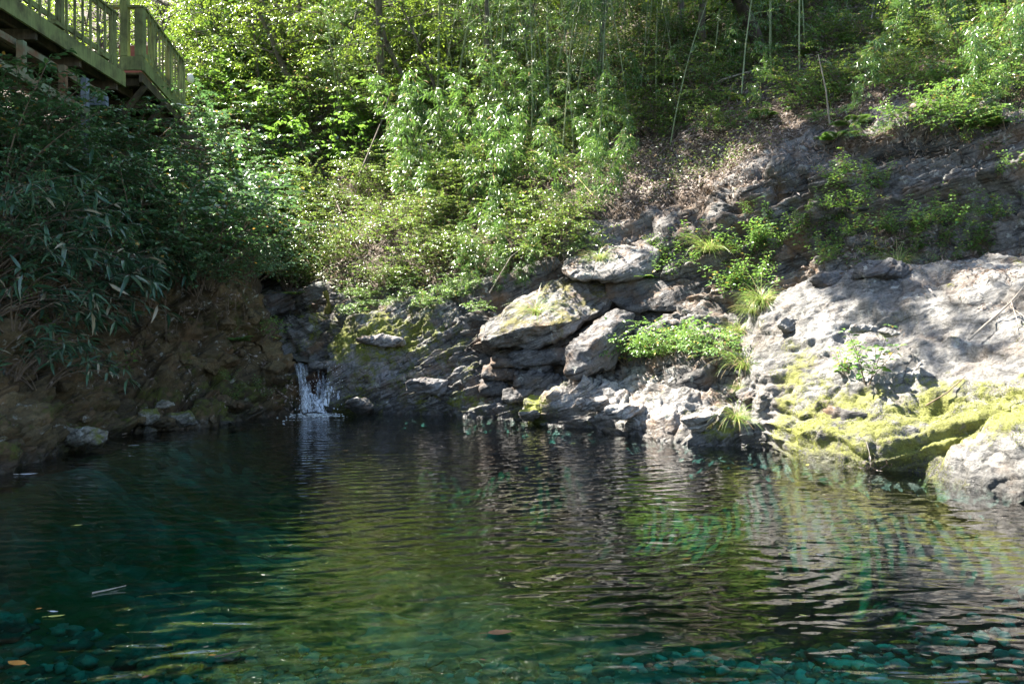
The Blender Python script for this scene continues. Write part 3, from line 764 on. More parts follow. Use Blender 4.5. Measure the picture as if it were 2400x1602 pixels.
def sedge(seed, n, L, hang=1.6, w=0.006, side=(0, -1)):
    r = np.random.default_rng(seed); pl = Plant()
    for i in range(n):
        az = r.uniform(0, 6.28); o = np.array((math.cos(az), math.sin(az), 0)) + 0.55 * np.array((side[0], side[1], 0))
        ln = L * r.uniform(0.55, 1.1)
        c = curve(r.normal(0, 0.03, 3) * (1, 1, 0.2), np.array((0, 0, 1.0)) + o * r.uniform(0.3, 1.0), ln, 7, o * 0.5 - np.array((0, 0, hang * r.uniform(0.7, 1.3))), r, 0.03)
        t = nrm(np.gradient(c, axis=0)); x = nrm(np.cross(t, np.array((0, 0, 1.0)) + r.normal(0, 0.3, 3)))
        wd = w * np.array((0.8, 1, 1, 0.9, 0.7, 0.45, 0.08))[:, None]
        V = np.concatenate([c + x * wd / 2, c - x * wd / 2]); k = np.arange(6)
        pl.leaf.add(V, quads=np.stack([k, k + 1, k + 8, k + 7], 1))
    return pl

def fern(seed, fr=8, L=0.45):
    r = np.random.default_rng(seed); pl = Plant()
    for i in range(fr):
        az = 6.28 * i / fr + r.uniform(-.3, .3); o = np.array((math.cos(az), math.sin(az), 0))
        c = curve((0, 0, 0), np.array((0, 0, 0.9)) + o, L * r.uniform(.7, 1.1), 8, o * .3 - np.array((0, 0, 1.0)), r, .03)
        pl.wood.tube(c, np.linspace(0.003, 0.001, 8), 3)
        n = 26; t = np.linspace(.12, 1, n); p, d = along(c, t); s = nrm(np.cross(d, (0, 0, 1.0)))
        sz = L * 0.28 * np.sin(np.pi * np.clip(t * .92 + .1, 0, 1)) + 0.008
        for sg in (1, -1):
            pl.leaves(p, d * 0.35 + s * sg - np.array((0, 0, .15)), np.tile((0, 0, 1.0), (n, 1)) + r.normal(0, .1, (n, 3)), sz, sz * 0.3)
    return pl

def weed(seed, H, L, W, stems=5, pairs=6, lean=0.5):
    r = np.random.default_rng(seed); pl = Plant()
    for i in range(stems):
        az = r.uniform(0, 6.28); o = np.array((math.cos(az), math.sin(az), 0))
        c = curve(o * 0.06 * r.uniform(0, 2), np.array((0, 0, 1)) + o * lean * r.uniform(0.2, 1.2), H * r.uniform(.6, 1.1), 7, o * 0.3, r, 0.08)
        pl.wood.tube(c, np.linspace(0.004, 0.002, 7), 4)
        for k in range(pairs):
            t = 0.25 + 0.75 * k / (pairs - 1); p, d = along(c, t)
            a0 = k * 1.57 + r.uniform(-.3, .3); q = 2 if k < pairs - 1 else 4
            a = a0 + np.arange(q) * 6.28 / q
            dd = np.stack([np.cos(a), np.sin(a), r.normal(0.0, .25, q)], 1) + d[0] * 0.25
            sc = r.uniform(.7, 1.15, q) * (1.1 - 0.45 * t)
            pl.leaves(np.repeat(p, q, 0) + dd * 0.02, dd, np.array((0, 0, 1.0)) + r.normal(0, .3, (q, 3)), L * sc, W * sc, ovate=True, droop=0.3)
    return pl

G = (0, 0, 0)
M['lf_bamboo'] = leaf_material('bamboo_leaf', [(0, (0.045, 0.115, 0.022)), (0.5, (0.062, 0.135, 0.028)), (1, (0.10, 0.18, 0.045))], (0.20, 0.36, 0.06), 0.36, 0.26, 0.9, old=(0.965, (0.36, 0.27, 0.13)))
M['lf_broad'] = leaf_material('broad_leaf', [(0, (0.045, 0.095, 0.016)), (0.5, (0.075, 0.145, 0.024)), (1, (0.13, 0.21, 0.035))], (0.34, 0.46, 0.04), 0.42, 0.26, 0.9)
M['lf_round'] = leaf_material('round_leaf', [(0, (0.05, 0.12, 0.025)), (1, (0.11, 0.21, 0.04))], (0.26, 0.46, 0.05), 0.38, 0.26, 0.9)
M['lf_bush'] = leaf_material('bush_leaf', [(0, (0.045, 0.10, 0.022)), (0.6, (0.08, 0.155, 0.03)), (1, (0.15, 0.22, 0.05))], (0.28, 0.40, 0.05), 0.38, 0.26, 0.9, old=(0.96, (0.28, 0.20, 0.08)))
M['lf_under'] = leaf_material('ground_leaf', [(0, (0.04, 0.085, 0.018)), (0.6, (0.08, 0.145, 0.03)), (1, (0.16, 0.20, 0.06))], (0.24, 0.34, 0.05), 0.34, 0.38, 0.55, old=(0.86, (0.26, 0.19, 0.11)))
M['lf_sasa'] = leaf_material('sasa_leaf', [(0, (0.022, 0.060, 0.034)), (0.7, (0.045, 0.10, 0.05)), (1, (0.08, 0.13, 0.06))], (0.08, 0.16, 0.05), 0.2, 0.33, 0.6, old=(0.93, (0.30, 0.25, 0.16)))
M['lf_dark'] = leaf_material('dark_shrub_leaf', [(0, (0.035, 0.10, 0.045)), (0.6, (0.07, 0.16, 0.065)), (1, (0.13, 0.24, 0.08))], (0.14, 0.28, 0.06), 0.3, 0.36, 0.6, old=(0.985, (0.45, 0.26, 0.05)))
M['lf_weed'] = leaf_material('weed_leaf', [(0, (0.06, 0.14, 0.03)), (0.6, (0.10, 0.20, 0.045)), (1, (0.16, 0.26, 0.07))], (0.26, 0.44, 0.06), 0.36, 0.38, 0.55, old=(0.965, (0.36, 0.28, 0.05)))
M['lf_grass'] = leaf_material('sedge_blade', [(0, (0.09, 0.16, 0.03)), (0.6, (0.17, 0.24, 0.05)), (1, (0.28, 0.28, 0.10))], (0.32, 0.42, 0.08), 0.35, 0.4, 0.5, old=(0.80, (0.38, 0.29, 0.15)))
M['litter'] = leaf_material('litter_leaf', [(0, (0.06, 0.04, 0.028)), (0.5, (0.15, 0.11, 0.085)), (1, (0.30, 0.25, 0.215))], (0.20, 0.14, 0.08), 0.12, 0.6, 0.3)
M['culm'] = plain('bamboo_culm', (0.10, 0.14, 0.05), (0.24, 0.26, 0.12), 6, 0.45, (1, 1, 0.3), 0.1, 0.5)
M['bark'] = plain('bark', (0.055, 0.042, 0.032), (0.19, 0.16, 0.125), 9, 0.9, (1, 1, 0.25), 0.9)
M['dark_bark'] = plain('dark_bark', (0.018, 0.014, 0.012), (0.07, 0.052, 0.042), 9, 0.9, (1, 1, 0.25), 0.9)
M['twig'] = plain('twig', (0.07, 0.05, 0.035), (0.18, 0.13, 0.09), 20, 0.85)
M['dead_wood'] = plain('dead_wood', (0.16, 0.13, 0.10), (0.38, 0.33, 0.27), 14, 0.85, (1, 1, 0.3))
M['yellow_cane'] = plain('yellow_cane', (0.30, 0.24, 0.06), (0.48, 0.38, 0.12), 8, 0.5)

# ---- surfaces to plant on: nearest visible surface point under a picture ray
SURF = {}
for k, P in (('hill', HP), ('bank', BP), ('dome', DP), ('ledge', LP), ('slab', SP)):
    q = P.reshape(-1, 3); q = q[q[:, 1] > 1]
    SURF[k] = (q, CX + F * q[:, 0] / q[:, 1], HZ - F * (q[:, 2] - EYE) / q[:, 1])
def ground(c, r, on=('hill',)):
    best = None
    for k in on:
        q, a, b = SURF[k]
        d2 = (a - c) ** 2 + (b - r) ** 2; i = np.argsort(d2)[:6]
        i = i[d2[i] < max(900, d2[i[0]] * 1.5)]
        if len(i) == 0: continue
        j = i[np.argmin(q[i, 1])]
        if best is None or q[j, 1] < best[1]: best = q[j]
    if best is None:
        q, a, b = SURF[on[0]]; best = q[np.argmin((a - c) ** 2 + (b - r) ** 2)]
    return Vector(best)

PROTO = {}
def proto(kind, variants, name, wood_name, wood_mat, leaf_name, leaf_mat, keep_wood=True):
    """kind -> list of (wood mesh, leaf mesh); every plant made from it is an Empty with its own parts"""
    PROTO[kind] = []
    for pl in variants:
        w = pl.wood.build(wood_name, M[wood_mat]) if pl.wood.v else None
        l = pl.leaf.build(leaf_name, M[leaf_mat])
        PROTO[kind].append((name, w, l))
    return kind
USED = set()
def plant(kind, v, loc, rz, sc, label, cat, group=None, tilt=(0, 0)):
    name, w, l = PROTO[kind][v % len(PROTO[kind])]
    e = empty(name, loc); e.rotation_euler = (tilt[0], tilt[1], rz); e.scale = (sc, sc, sc * random.uniform(0.92, 1.08))
    tag(e, label, cat, group)
    for o in (w, l):
        if o is None: continue
        if o.name in USED: o2 = o.copy(); COL.objects.link(o2)
        else: o2 = o; USED.add(o.name)
        o2.parent = e
    return e

def region(kind, n, box, label, cat, group, on=('hill',), sc=(0.8, 1.2), sink=0.03, seed=1, mind=0, tilt=0.1, nv=99, keep=None):
    r = random.Random(seed); done = []
    tries = 0
    while len(done) < n and tries < n * 40:
        tries += 1
        c, q = r.uniform(box[0], box[2]), r.uniform(box[1], box[3])
        if keep and not keep(c, q): continue
        if mind and any((c - a) ** 2 + (q - b) ** 2 < mind * mind for a, b in done): continue
        done.append((c, q))
        p = ground(c, q, on); p.z -= sink
        plant(kind, r.randrange(nv), p, r.uniform(0, 6.28), r.uniform(*sc), label, cat, group, (r.uniform(-tilt, tilt), r.uniform(-tilt, tilt)))
random.seed(3)

proto('bamboo', [bamboo(300 + i, 6.0 + 0.5 * i, (0.25 * math.cos(i * 1.7), 0.25 * math.sin(i * 1.7))) for i in range(5)], 'bamboo_plant', 'culm', 'culm', 'foliage', 'lf_bamboo')
proto('bamboo_tall', [bamboo(330 + i, 10.5 + i * 0.6, (0.35, -0.45), nodes=34, L=0.14, W=0.019, tr=0.035, start=0.35, dens=1.25) for i in range(3)], 'bamboo_plant', 'culm', 'culm', 'foliage', 'lf_bamboo')
proto('cane', [bamboo(360 + i, 2.0 + 0.2 * i, (0.3 * math.cos(i * 2.1), 0.3 * math.sin(i * 2.1)), nodes=14, L=0.15, W=0.018, tr=0.006, start=0.2, dens=0.9) for i in range(4)], 'bamboo_clump', 'stems', 'culm', 'foliage', 'lf_bamboo')
proto('tree', [tree(400 + i, 5.0 + 0.5 * i, 1.8, 13, 6, 0.085, 0.042, 9, base=0.28, tr=0.055, lean=(0.2 * math.cos(i), 0.2 * math.sin(i), 0)) for i in range(4)], 'broadleaf_tree', 'trunk', 'bark', 'crown', 'lf_broad')
proto('canopy', [tree(440 + i, 12.0, 3.6, 20, 10, 0.23, 0.15, 10, base=0.66, tr=0.16, lean=(0.3, -0.1, 0), sub=4) for i in range(2)], 'broadleaf_tree', 'trunk', 'bark', 'crown', 'lf_broad')
proto('round', [shrub(460 + i, 1.7, 1.2, 6, 7, 0.135, 0.105, 9, 0.12, wood=0.014, lean=0.8, down=0.35) for i in range(3)], 'large_leaf_shrub', 'stem', 'bark', 'foliage', 'lf_round')
proto('bush', [shrub(480 + i, 1.0, 0.95, 9, 12, 0.047, 0.027, 14, 0.2, wood=0.009, lean=0.8) for i in range(4)], 'shrub', 'stem', 'twig', 'foliage', 'lf_bush')
proto('dark', [shrub(500 + i, 1.5, 1.1, 8, 9, 0.075, 0.042, 13, 0.07, wood=0.010, lean=0.75, down=0.15) for i in range(5)], 'layered_shrub', 'stem', 'twig', 'foliage', 'lf_dark')
proto('sasa', [sasa(520 + i, 1.15, 12) for i in range(5)], 'dwarf_bamboo', 'stem', 'twig', 'foliage', 'lf_sasa')
proto('sedge', [sedge(540 + i, 170, 0.52, side=(0.1, -1)) for i in range(3)], 'sedge_tuft', 'stem', 'twig', 'blades', 'lf_grass')
proto('fern', [fern(560 + i) for i in range(2)], 'fern', 'stalk', 'twig', 'fronds', 'lf_weed')
proto('weed', [weed(580 + i, 0.55, 0.085, 0.05, 6, 7) for i in range(5)], 'leafy_weed', 'stem', 'twig', 'foliage', 'lf_weed')
proto('brush', [shrub(600 + i, 0.7, 0.6, 9, 6, 0.055, 0.028, 10, 0.25, wood=0.006, lean=0.9) for i in range(3)], 'shrub', 'stem', 'twig', 'foliage', 'lf_weed')

# hillside wood
region('tree', 20, (440, -40, 800, 310), 'small broadleaf tree with shining leaves on the slope just beyond the deck', 'tree', 'broadleaf trees beyond the deck', seed=11, sc=(0.7, 1.1), sink=0.4, mind=36)
region('tree', 12, (760, -20, 1200, 300), 'small broadleaf tree high on the slope among the bamboo', 'tree', 'broadleaf trees among the bamboo', seed=12, sc=(0.75, 1.0), sink=0.4, mind=60)
region('tree', 14, (-300, 60, 460, 480), 'broadleaf tree seen through and behind the wooden deck', 'tree', 'broadleaf trees behind the deck', seed=13, sc=(0.9, 1.2), sink=0.4, mind=80)
region('bamboo', 38, (800, 60, 1280, 350), 'slender bamboo with drooping narrow leaves in the dense thicket above the pool', 'bamboo', 'bamboo thicket in the middle of the slope', seed=14, sc=(0.7, 1.05), sink=0.1, mind=26)
region('bamboo', 30, (1230, 20, 1580, 400), 'slim bamboo with a bare lower culm in the open stand beside the thicket', 'bamboo', 'open bamboo stand on the slope', seed=15, sc=(0.65, 1.0), sink=0.1, mind=34)
region('bamboo', 14, (1560, 0, 1900, 250), 'thin bamboo standing over pale leaf litter high on the slope', 'bamboo', 'bamboo over the pale litter', seed=16, sc=(0.6, 0.9), sink=0.1, mind=45)
region('bamboo', 5, (1900, -60, 2450, 90), 'thin bamboo at the top of the slope above the rock face', 'bamboo', 'bamboo above the rock face', seed=17, sc=(0.6, 0.8), sink=0.1, mind=45)
region('bamboo_tall', 12, (900, -250, 1700, 150), 'tall bamboo arching high above the slope towards the pool', 'bamboo', 'tall arching bamboo', seed=18, sc=(0.85, 1.1), sink=0.2, mind=40, tilt=0.03)
region('round', 7, (600, 290, 960, 420), 'shrub with big round leaves in front of the shaded bamboo stems', 'shrub', 'large leaf shrubs below the trees', seed=19, sc=(0.8, 1.2), mind=55)
region('round', 6, (470, 400, 700, 560), 'shrub with big round leaves low on the slope beside the shaded bank', 'shrub', 'large leaf shrubs beside the bank', seed=20, sc=(0.8, 1.1), mind=50)
region('bush', 30, (600, 420, 1000, 690), 'small-leaved bush on the sunny lower slope above the dark slab', 'shrub', 'bushes above the dark slab', seed=21, sc=(0.7, 1.2), mind=22)
region('bush', 26, (1000, 380, 1330, 640), 'small-leaved bush in the dim lower slope under the bamboo', 'shrub', 'bushes under the bamboo', seed=22, sc=(0.6, 1.1), mind=24)
region('bush', 16, (450, 330, 640, 640), 'small-leaved bush at the gully edge behind the bank', 'shrub', 'bushes at the gully edge', seed=23, sc=(0.8, 1.3), mind=30)
region('cane', 20, (930, 350, 1230, 560), 'pale-leaved bamboo grass clump catching the sun in the middle of the slope', 'bamboo grass', 'sunlit bamboo grass', seed=24, sc=(0.7, 1.1), mind=26)
region('cane', 16, (1200, 300, 1500, 520), 'low bamboo grass clump in the shade of the open stand', 'bamboo grass', 'shaded bamboo grass', seed=25, sc=(0.5, 0.9), mind=30)
region('cane', 8, (2050, 0, 2440, 160), 'yellowish bamboo grass clump at the top corner above the rock face', 'bamboo grass', 'bamboo grass above the rock face', seed=26, sc=(0.45, 0.75), mind=30)
region('cane', 9, (1040, 600, 1230, 720), 'bright bamboo grass leaning over the left side of the big boulder', 'bamboo grass', 'bamboo grass beside the boulder', seed=27, sc=(0.4, 0.6), mind=24)
region('brush', 60, (1560, 0, 2380, 330), 'low green weed patch in the leaf litter of the upper slope', 'plant', 'weed patches in the upper litter', seed=28, sc=(0.6, 1.1), mind=40)
region('weed', 70, (1740, 500, 2350, 625), 'leafy nettle-like weed on the ledge above the pale hump', 'plant', 'weeds on the ledge above the hump', seed=29, sc=(0.45, 0.85), mind=14)
region('weed', 16, (1930, 400, 2080, 520), 'leafy weed climbing the dark rock face above the ledge', 'plant', 'weeds on the rock face', seed=30, sc=(0.45, 0.8), mind=20)
region('weed', 24, (1680, 570, 1810, 730), 'leafy weed hanging down at the shoulder of the pale hump', 'plant', 'weeds at the shoulder of the hump', seed=31, sc=(0.6, 1.0), mind=14)
region('weed', 12, (2250, 280, 2420, 520), 'small weed rooted in a crack of the layered rock at the far edge', 'plant', 'weeds in the layered rock', seed=32, sc=(0.4, 0.7), mind=30)
region('brush', 13, (1460, 730, 1680, 860), 'glossy sunlit shrub growing behind the low ledge', 'shrub', 'sunlit shrubs behind the ledge', on=('hill', 'ledge'), seed=33, sc=(0.65, 1.05), mind=24)
region('weed', 9, (1530, 560, 1680, 660), 'hanging weed with yellowing leaves over the brown block', 'plant', 'weeds over the brown block', seed=34, sc=(0.5, 0.9), mind=20)
region('brush', 10, (1280, 560, 1420, 640), 'small bright plant on top of the big boulder', 'plant', 'plants on the boulder', seed=35, sc=(0.35, 0.6), mind=16)
for i, (c, r, s, lb) in enumerate([(1258, 738, 1.15, 'large drooping green and straw sedge on the big boulder'), (1722, 868, 1.1, 'large drooping sedge in full sun beside the mossy hump'),
      (1405, 612, 0.85, 'straw-coloured sedge hanging off the capping boulder'), (1625, 545, 1.0, 'sedge in front of the dark rock above the brown block'), (1660, 590, 1.15, 'long-bladed sedge trailing over the brown block'),
      (1550, 500, 0.8, 'small sedge on the littered slope over the capping boulder'), (1490, 470, 0.7, 'small straw sedge at the lower edge of the leaf litter'), (1600, 520, 0.7, 'sedge tuft above the trailing one'),
      (1930, 355, 0.9, 'sedge overhanging the dark soot-like rock face'), (2070, 345, 0.8, 'sedge hanging at the top of the dark face'), (600, 905, 0.8, 'dry sedge at the end of the shaded bank'),
      (1612, 745, 0.7, 'bright green sedge behind the glossy sunlit shrub'), (1235, 900, 0.4, 'thin tuft of grass in the shaded rock layers')]):
    p = ground(c, r, ('hill', 'bank', 'ledge', 'dome', 'slab'))
    if i in (0, 2, 4): p = px(c, r, [11.95, 0, 12.5, 0, 11.9][i])
    plant('sedge', i, p, random.uniform(-0.5, 0.5), s, lb, 'sedge')
for i, (c, r, s, lb) in enumerate([(1510, 660, 0.8, 'dark green fern hanging in the hole beside the brown block'), (1415, 610, 0.6, 'pale palmate fern on the capping boulder'), (640, 720, 0.8, 'fern drooping at the gully mouth'),
      (560, 800, 0.8, 'fern on the shaded bank near its end'), (690, 690, 0.8, 'fern under the bushes above the hollow')]):
    plant('fern', i, ground(c, r, ('hill', 'bank')), i, s, lb, 'fern')
b = plant('weed', 2, ground(2030, 900, ('dome',)), 1.0, 1.25, 'young leafy shrub growing from the mossy side of the pale hump', 'shrub')
plant('weed', 1, ground(1975, 885, ('dome',)), 2.0, 0.8, 'small leafy sprout at the left foot of the young shrub on the hump', 'shrub')

# shaded left bank
def nowater(c, q): return q < 690 or c < 250
region('sasa', 52, (-60, 430, 270, 830), 'dwarf bamboo with long dark blue-green leaves on the shaded bank face', 'dwarf bamboo', 'dwarf bamboo on the shaded bank', on=('bank',), seed=41, sc=(0.8, 1.2), mind=20, tilt=0.3, keep=lambda c, q: q < 830 - 0.5 * max(0, c - 60))
region('sasa', 8, (-40, 820, 150, 930), 'dwarf bamboo hanging low over the waterline of the bank', 'dwarf bamboo', 'low dwarf bamboo by the water', on=('bank',), seed=42, sc=(0.6, 0.85), mind=26, tilt=0.3)
region('dark', 30, (250, 330, 610, 670), 'shrub with flat tiers of small bluish leaves on top of the bank', 'shrub', 'tiered shrubs on the bank', on=('bank',), seed=43, sc=(0.9, 1.45), mind=30, tilt=0.15)
region('dark', 18, (-60, 325, 300, 480), 'tiered small-leaved shrub under the front of the deck', 'shrub', 'shrubs under the deck', on=('bank',), seed=44, sc=(0.9, 1.35), mind=34, tilt=0.15)
region('dark', 6, (560, 560, 700, 680), 'soft green shrub hanging over the end of the bank', 'shrub', 'shrubs over the bank end', on=('bank', 'hill'), seed=45, sc=(0.55, 0.8), mind=26, tilt=0.15)
region('weed', 7, (520, 880, 700, 940), 'small leafy plant on the dark bank beside the waterfall', 'plant', 'plants beside the waterfall', on=('bank',), seed=46, sc=(0.3, 0.5), mind=20)
plant('weed', 3, ground(265, 885, ('bank',)), 0.4, 0.9, 'broad bright-leaved plant alone on the bare bank face', 'plant')
plant('weed', 4, ground(30, 700, ('bank',)), 0.4, 1.0, 'yellow-green seedling among the dark dwarf bamboo', 'plant')
plant('brush', 1, ground(610, 800, ('bank',)), 0.4, 0.9, 'little green bush on the corner of the bank above the fall', 'shrub')

# tall trees on the bank whose crowns shade the pool; their trunks stand outside the picture
for i, (x, y, z, s, rz, lb) in enumerate([(-12.2, 12.8, 4.2, 0.85, 0.2, 'tall tree behind the deck shading the bank'), (-9.9, 10.2, 3.4, 0.95, -0.1, 'tall tree on the bank in front of the deck'),
      (-8.9, 7.4, 2.8, 1.0, -0.3, 'tall tree at the near end of the bank'), (-8.4, 3.6, 2.4, 1.0, 0.1, 'tall tree on the near shore to the left of the pool'),
      (-13.0, 9.5, 4.5, 1.0, 0.4, 'tall tree further up the bank behind the others'),
      (-11.6, 6.2, 3.2, 1.05, 0.3, 'tall tree between the two near trees on the bank'), (-10.4, 11.6, 3.5, 0.8, 0.1, 'tall tree by the side of the deck steps'),
      (-6.0, 5.4, 1.6, 0.95, 0.0, 'tall tree leaning over the near shallows'), (-9.7, 12.5, 3.6, 0.75, 0.0, 'tall tree growing close against the back of the deck'), (-9.8, 13.7, 3.8, 0.75, 0.1, 'tall tree behind the middle of the deck')]):
    plant('canopy', i, (x, y, z - 1.0), rz, s, lb, 'tree')
proto('shade_leaner', [tree(450 + i, 12.0, 3.2, 24, 11, 0.22, 0.15, 10, base=0.66, tr=0.15, lean=(0.62, 0, 0), sub=4) for i in range(2)], 'broadleaf_tree', 'trunk', 'bark', 'crown', 'lf_broad')  # unseen trees added so that their crowns keep sun off the pool
for i, (x, y, z, s, lb) in enumerate([(-6.8, 11.0, 10.5, 0.78, 'unseen leaning tree at the edge of the deck, its crown placed to shade the far water'), (-5.9, 9.4, 10.5, 0.82, 'unseen leaning tree in front of the deck, placed to shade the middle of the pool'),
      (-4.4, 8.2, 10.5, 0.85, 'second unseen leaning tree along the bank, placed to shade the pool'), (-3.2, 6.6, 10.0, 0.85, 'third unseen leaning tree along the bank, placed to shade the pool'), (-6.9, 10.0, 10.5, 0.9, 'unseen leaning tree with the thickest crown on the bank, placed for shade'), (-7.9, 12.4, 11.0, 0.75, 'unseen leaning tree over the middle of the deck, placed for shade')]):
    me = PROTO['shade_leaner'][i % 2][2].data; c = sum((v.co for v in me.vertices), Vector()) / len(me.vertices)
    plant('shade_leaner', i, Vector((x, y, z)) - c * s, 0.0, s, lb, 'tree')
region('bamboo_tall', 9, (900, 230, 1350, 340), 'tall bamboo rising from the thicket and arching over the rock face', 'bamboo', 'bamboo arching over the rocks', seed=48, sc=(0.85, 1.1), sink=0.2, mind=40, tilt=0.03)

region('bush', 60, (480, 0, 1000, 330), 'small-leaved bush filling the gaps between the trees on the upper slope', 'shrub', 'bushes between the trees', seed=51, sc=(1.1, 1.8), mind=24)
region('bush', 40, (1000, 0, 1700, 360), 'small-leaved bush among the bamboo stems on the upper slope', 'shrub', 'bushes among the bamboo', seed=52, sc=(0.8, 1.6), mind=36)
region('round', 8, (440, 150, 640, 330), 'leafy shrub lit by the sun just behind the end of the deck', 'shrub', 'shrubs behind the deck end', seed=53, sc=(1.0, 1.5), mind=36)
region('bush', 60, (300, -330, 1900, -10), 'small-leaved bush high up the slope above the picture', 'shrub', 'bushes high on the slope', seed=54, sc=(1.8, 2.8), mind=40)
region('tree', 24, (350, -320, 1900, -30), 'broadleaf tree high up the slope above the picture', 'tree', 'trees high on the slope', seed=55, sc=(0.9, 1.3), sink=0.4, mind=60)
region('cane', 20, (1700, 40, 2420, 300), 'bamboo grass clump in the shaded litter above the rock face', 'bamboo grass', 'bamboo grass in the upper litter', seed=56, sc=(0.4, 0.7), mind=40)
region('fern', 14, (1700, 80, 2380, 330), 'fern in the leaf litter above the rock face', 'fern', 'ferns in the upper litter', seed=57, sc=(0.6, 1.1), mind=50)
region('bush', 34, (1500, -20, 2420, 240), 'dim small-leaved bush on the littered slope at the top', 'shrub', 'bushes in the upper litter', seed=58, sc=(0.5, 1.1), mind=34)
region('dark', 16, (270, 590, 600, 690), 'low tiered shrub drooping over the top edge of the earth bank', 'shrub', 'low shrubs over the bank edge', on=('bank',), seed=59, sc=(0.45, 0.75), mind=26, tilt=0.3)
region('brush', 26, (780, 650, 1130, 730), 'sparse little plant rooted on the upper edge of the dark slab', 'plant', 'little plants along the slab edge', on=('hill', 'slab'), seed=60, sc=(0.3, 0.65), mind=18)
region('dark', 12, (-40, 470, 260, 690), 'small-leaved shrub growing through the dwarf bamboo', 'shrub', 'shrubs in the dwarf bamboo', on=('bank',), seed=61, sc=(0.6, 0.95), mind=46, tilt=0.3)
region('weed', 12, (-20, 480, 280, 860), 'light green seedling among the dark leaves of the bank', 'plant', 'seedlings on the shaded bank', on=('bank',), seed=62, sc=(0.4, 0.8), mind=50, tilt=0.2)
def tall(H, base, at, R_, seed, label, lean, tr=0.12):
    pl = tree(seed, H, R_, 16, 7, 0.16, 0.10, 9, base=base, tr=tr, lean=lean, sub=4)
    at = Vector(at); e = tag(empty('broadleaf_tree', at), label, 'tree')
    pl.wood.build('trunk', M['bark'], e); pl.leaf.build('crown', M['lf_broad'], e)
tall(13.0, 0.70, tuple(ground(905, 300)), 2.3, 901, 'slim tree on the slope leaning out so that its crown shades the hump', (0.0, -0.66, 0), 0.10)
tall(10.5, 0.60, tuple(ground(1130, 290)), 2.4, 902, 'slim dark tree rising out of the bamboo thicket', (0.05, -0.1, 0), 0.08)
tall(10.5, 0.60, tuple(ground(1390, 230)), 2.4, 903, 'slim dark tree behind the open bamboo stand', (0.05, -0.1, 0), 0.08)
tall(9.5, 0.55, tuple(ground(1240, 200)), 2.4, 904, 'grey tree with a high crown between the two dark slim trees', (-0.08, -0.1, 0), 0.08)
tall(9.0, 0.55, tuple(ground(1590, 120)), 2.2, 905, 'slim tree beside the pale fallen poles', (0.1, -0.1, 0), 0.09)

# ---- ground cover and fallen leaves (nobody could count these)
def scatter(n, dens, seed):
    r = np.random.default_rng(seed)
    nu, nv = HP.shape[:2]
    w = dens(HC, HR) * (HP[..., 1] < 60)
    w = w[:-1, :-1]
    a = np.linalg.norm(np.cross(HP[1:, :-1] - HP[:-1, :-1], HP[:-1, 1:] - HP[:-1, :-1]), axis=-1)
    w = w * a ** 0.6; pk = (w / w.sum()).ravel()
    i = r.choice(w.size, n, p=pk); u, v = np.divmod(i, nv - 1)
    a1, a2 = r.uniform(0, 1, (n, 1)), r.uniform(0, 1, (n, 1))
    p = HP[u, v] + (HP[u + 1, v] - HP[u, v]) * a1 + (HP[u, v + 1] - HP[u, v]) * a2
    return p, grid_normals(HP)[u, v], r
def clump(P, k, s): return np.clip(pnoise(P * k, s) * 2.2 + 0.5, 0, 1)
def under(C, Rw):
    inpic = (C > 250) & (C < 2500) & (Rw > -60)
    right = sst(1350, 1650, C)
    return inpic * (HS > 0.4) * (0.08 + clump(HP, 0.9, 5)) * (1 - 0.2 * right)
mr = np.random.default_rng(72); MP, MN = [], []
for P_, N_, m_ in MOSSY:
    w_ = np.clip(m_ + fbm(P_ * 3.2, 4, 73) * 1.1 - 0.42, 0, 0.6)[:-1, :-1] * np.linalg.norm(np.cross(P_[1:, :-1] - P_[:-1, :-1], P_[:-1, 1:] - P_[:-1, :-1]), axis=-1)
    i = mr.choice(w_.size, int(min(60000, w_.sum() * 40000)), p=(w_ / w_.sum()).ravel()); u, v = np.divmod(i, P_.shape[1] - 1)
    a1, a2 = mr.uniform(0, 1, (len(i), 1)), mr.uniform(0, 1, (len(i), 1))
    MP.append(P_[u, v] + (P_[u + 1, v] - P_[u, v]) * a1 + (P_[u, v + 1] - P_[u, v]) * a2); MN.append(N_[u, v])
MP, MN = np.concatenate(MP), np.concatenate(MN); k = len(MP); print('moss blades', k)
a = nrm(MN * 0.7 + mr.normal(0, 0.75, (k, 3))); sz = mr.uniform(0.006, 0.015, k)
V, T = leaf_verts(MP - MN * 0.003, a, mr.normal(0, 1, (k, 3)), sz, sz * 0.5, fold=0.2)
M['moss'] = leaf_material('moss_blade', [(0, (0.08, 0.075, 0.018)), (0.3, (0.10, 0.14, 0.02)), (0.6, (0.22, 0.25, 0.045)), (1, (0.38, 0.38, 0.12))], (0.34, 0.38, 0.08), 0.3, 0.7, 0.2)
o = mesh_obj('moss', V, [T], M['moss']); tag(o, 'yellow-green moss on the rocks by the water', kind='stuff')
p, nn, r = scatter(115000, under, 70)
k = len(p); h = np.abs(r.normal(0, 0.22, (k, 1)))
a = r.uniform(0, 6.28, k); sz = r.uniform(0.03, 0.075, k) * np.clip(p[:, 1] / 16, 0.8, 1.5)
V, T = leaf_verts(p + nn * 0.4 * h + np.array((0, 0, 1)) * h * 0.7, np.stack([np.cos(a), np.sin(a), r.normal(-0.1, 0.35, k)], 1), np.array((0, 0, 1.0)) + nn * 0.5 + r.normal(0, 0.45, (k, 3)), sz, sz * r.uniform(0.35, 0.6, k))
o = mesh_obj('undergrowth', V, [T], M['lf_under']); tag(o, 'thick low green undergrowth covering the wooded slope', kind='stuff')
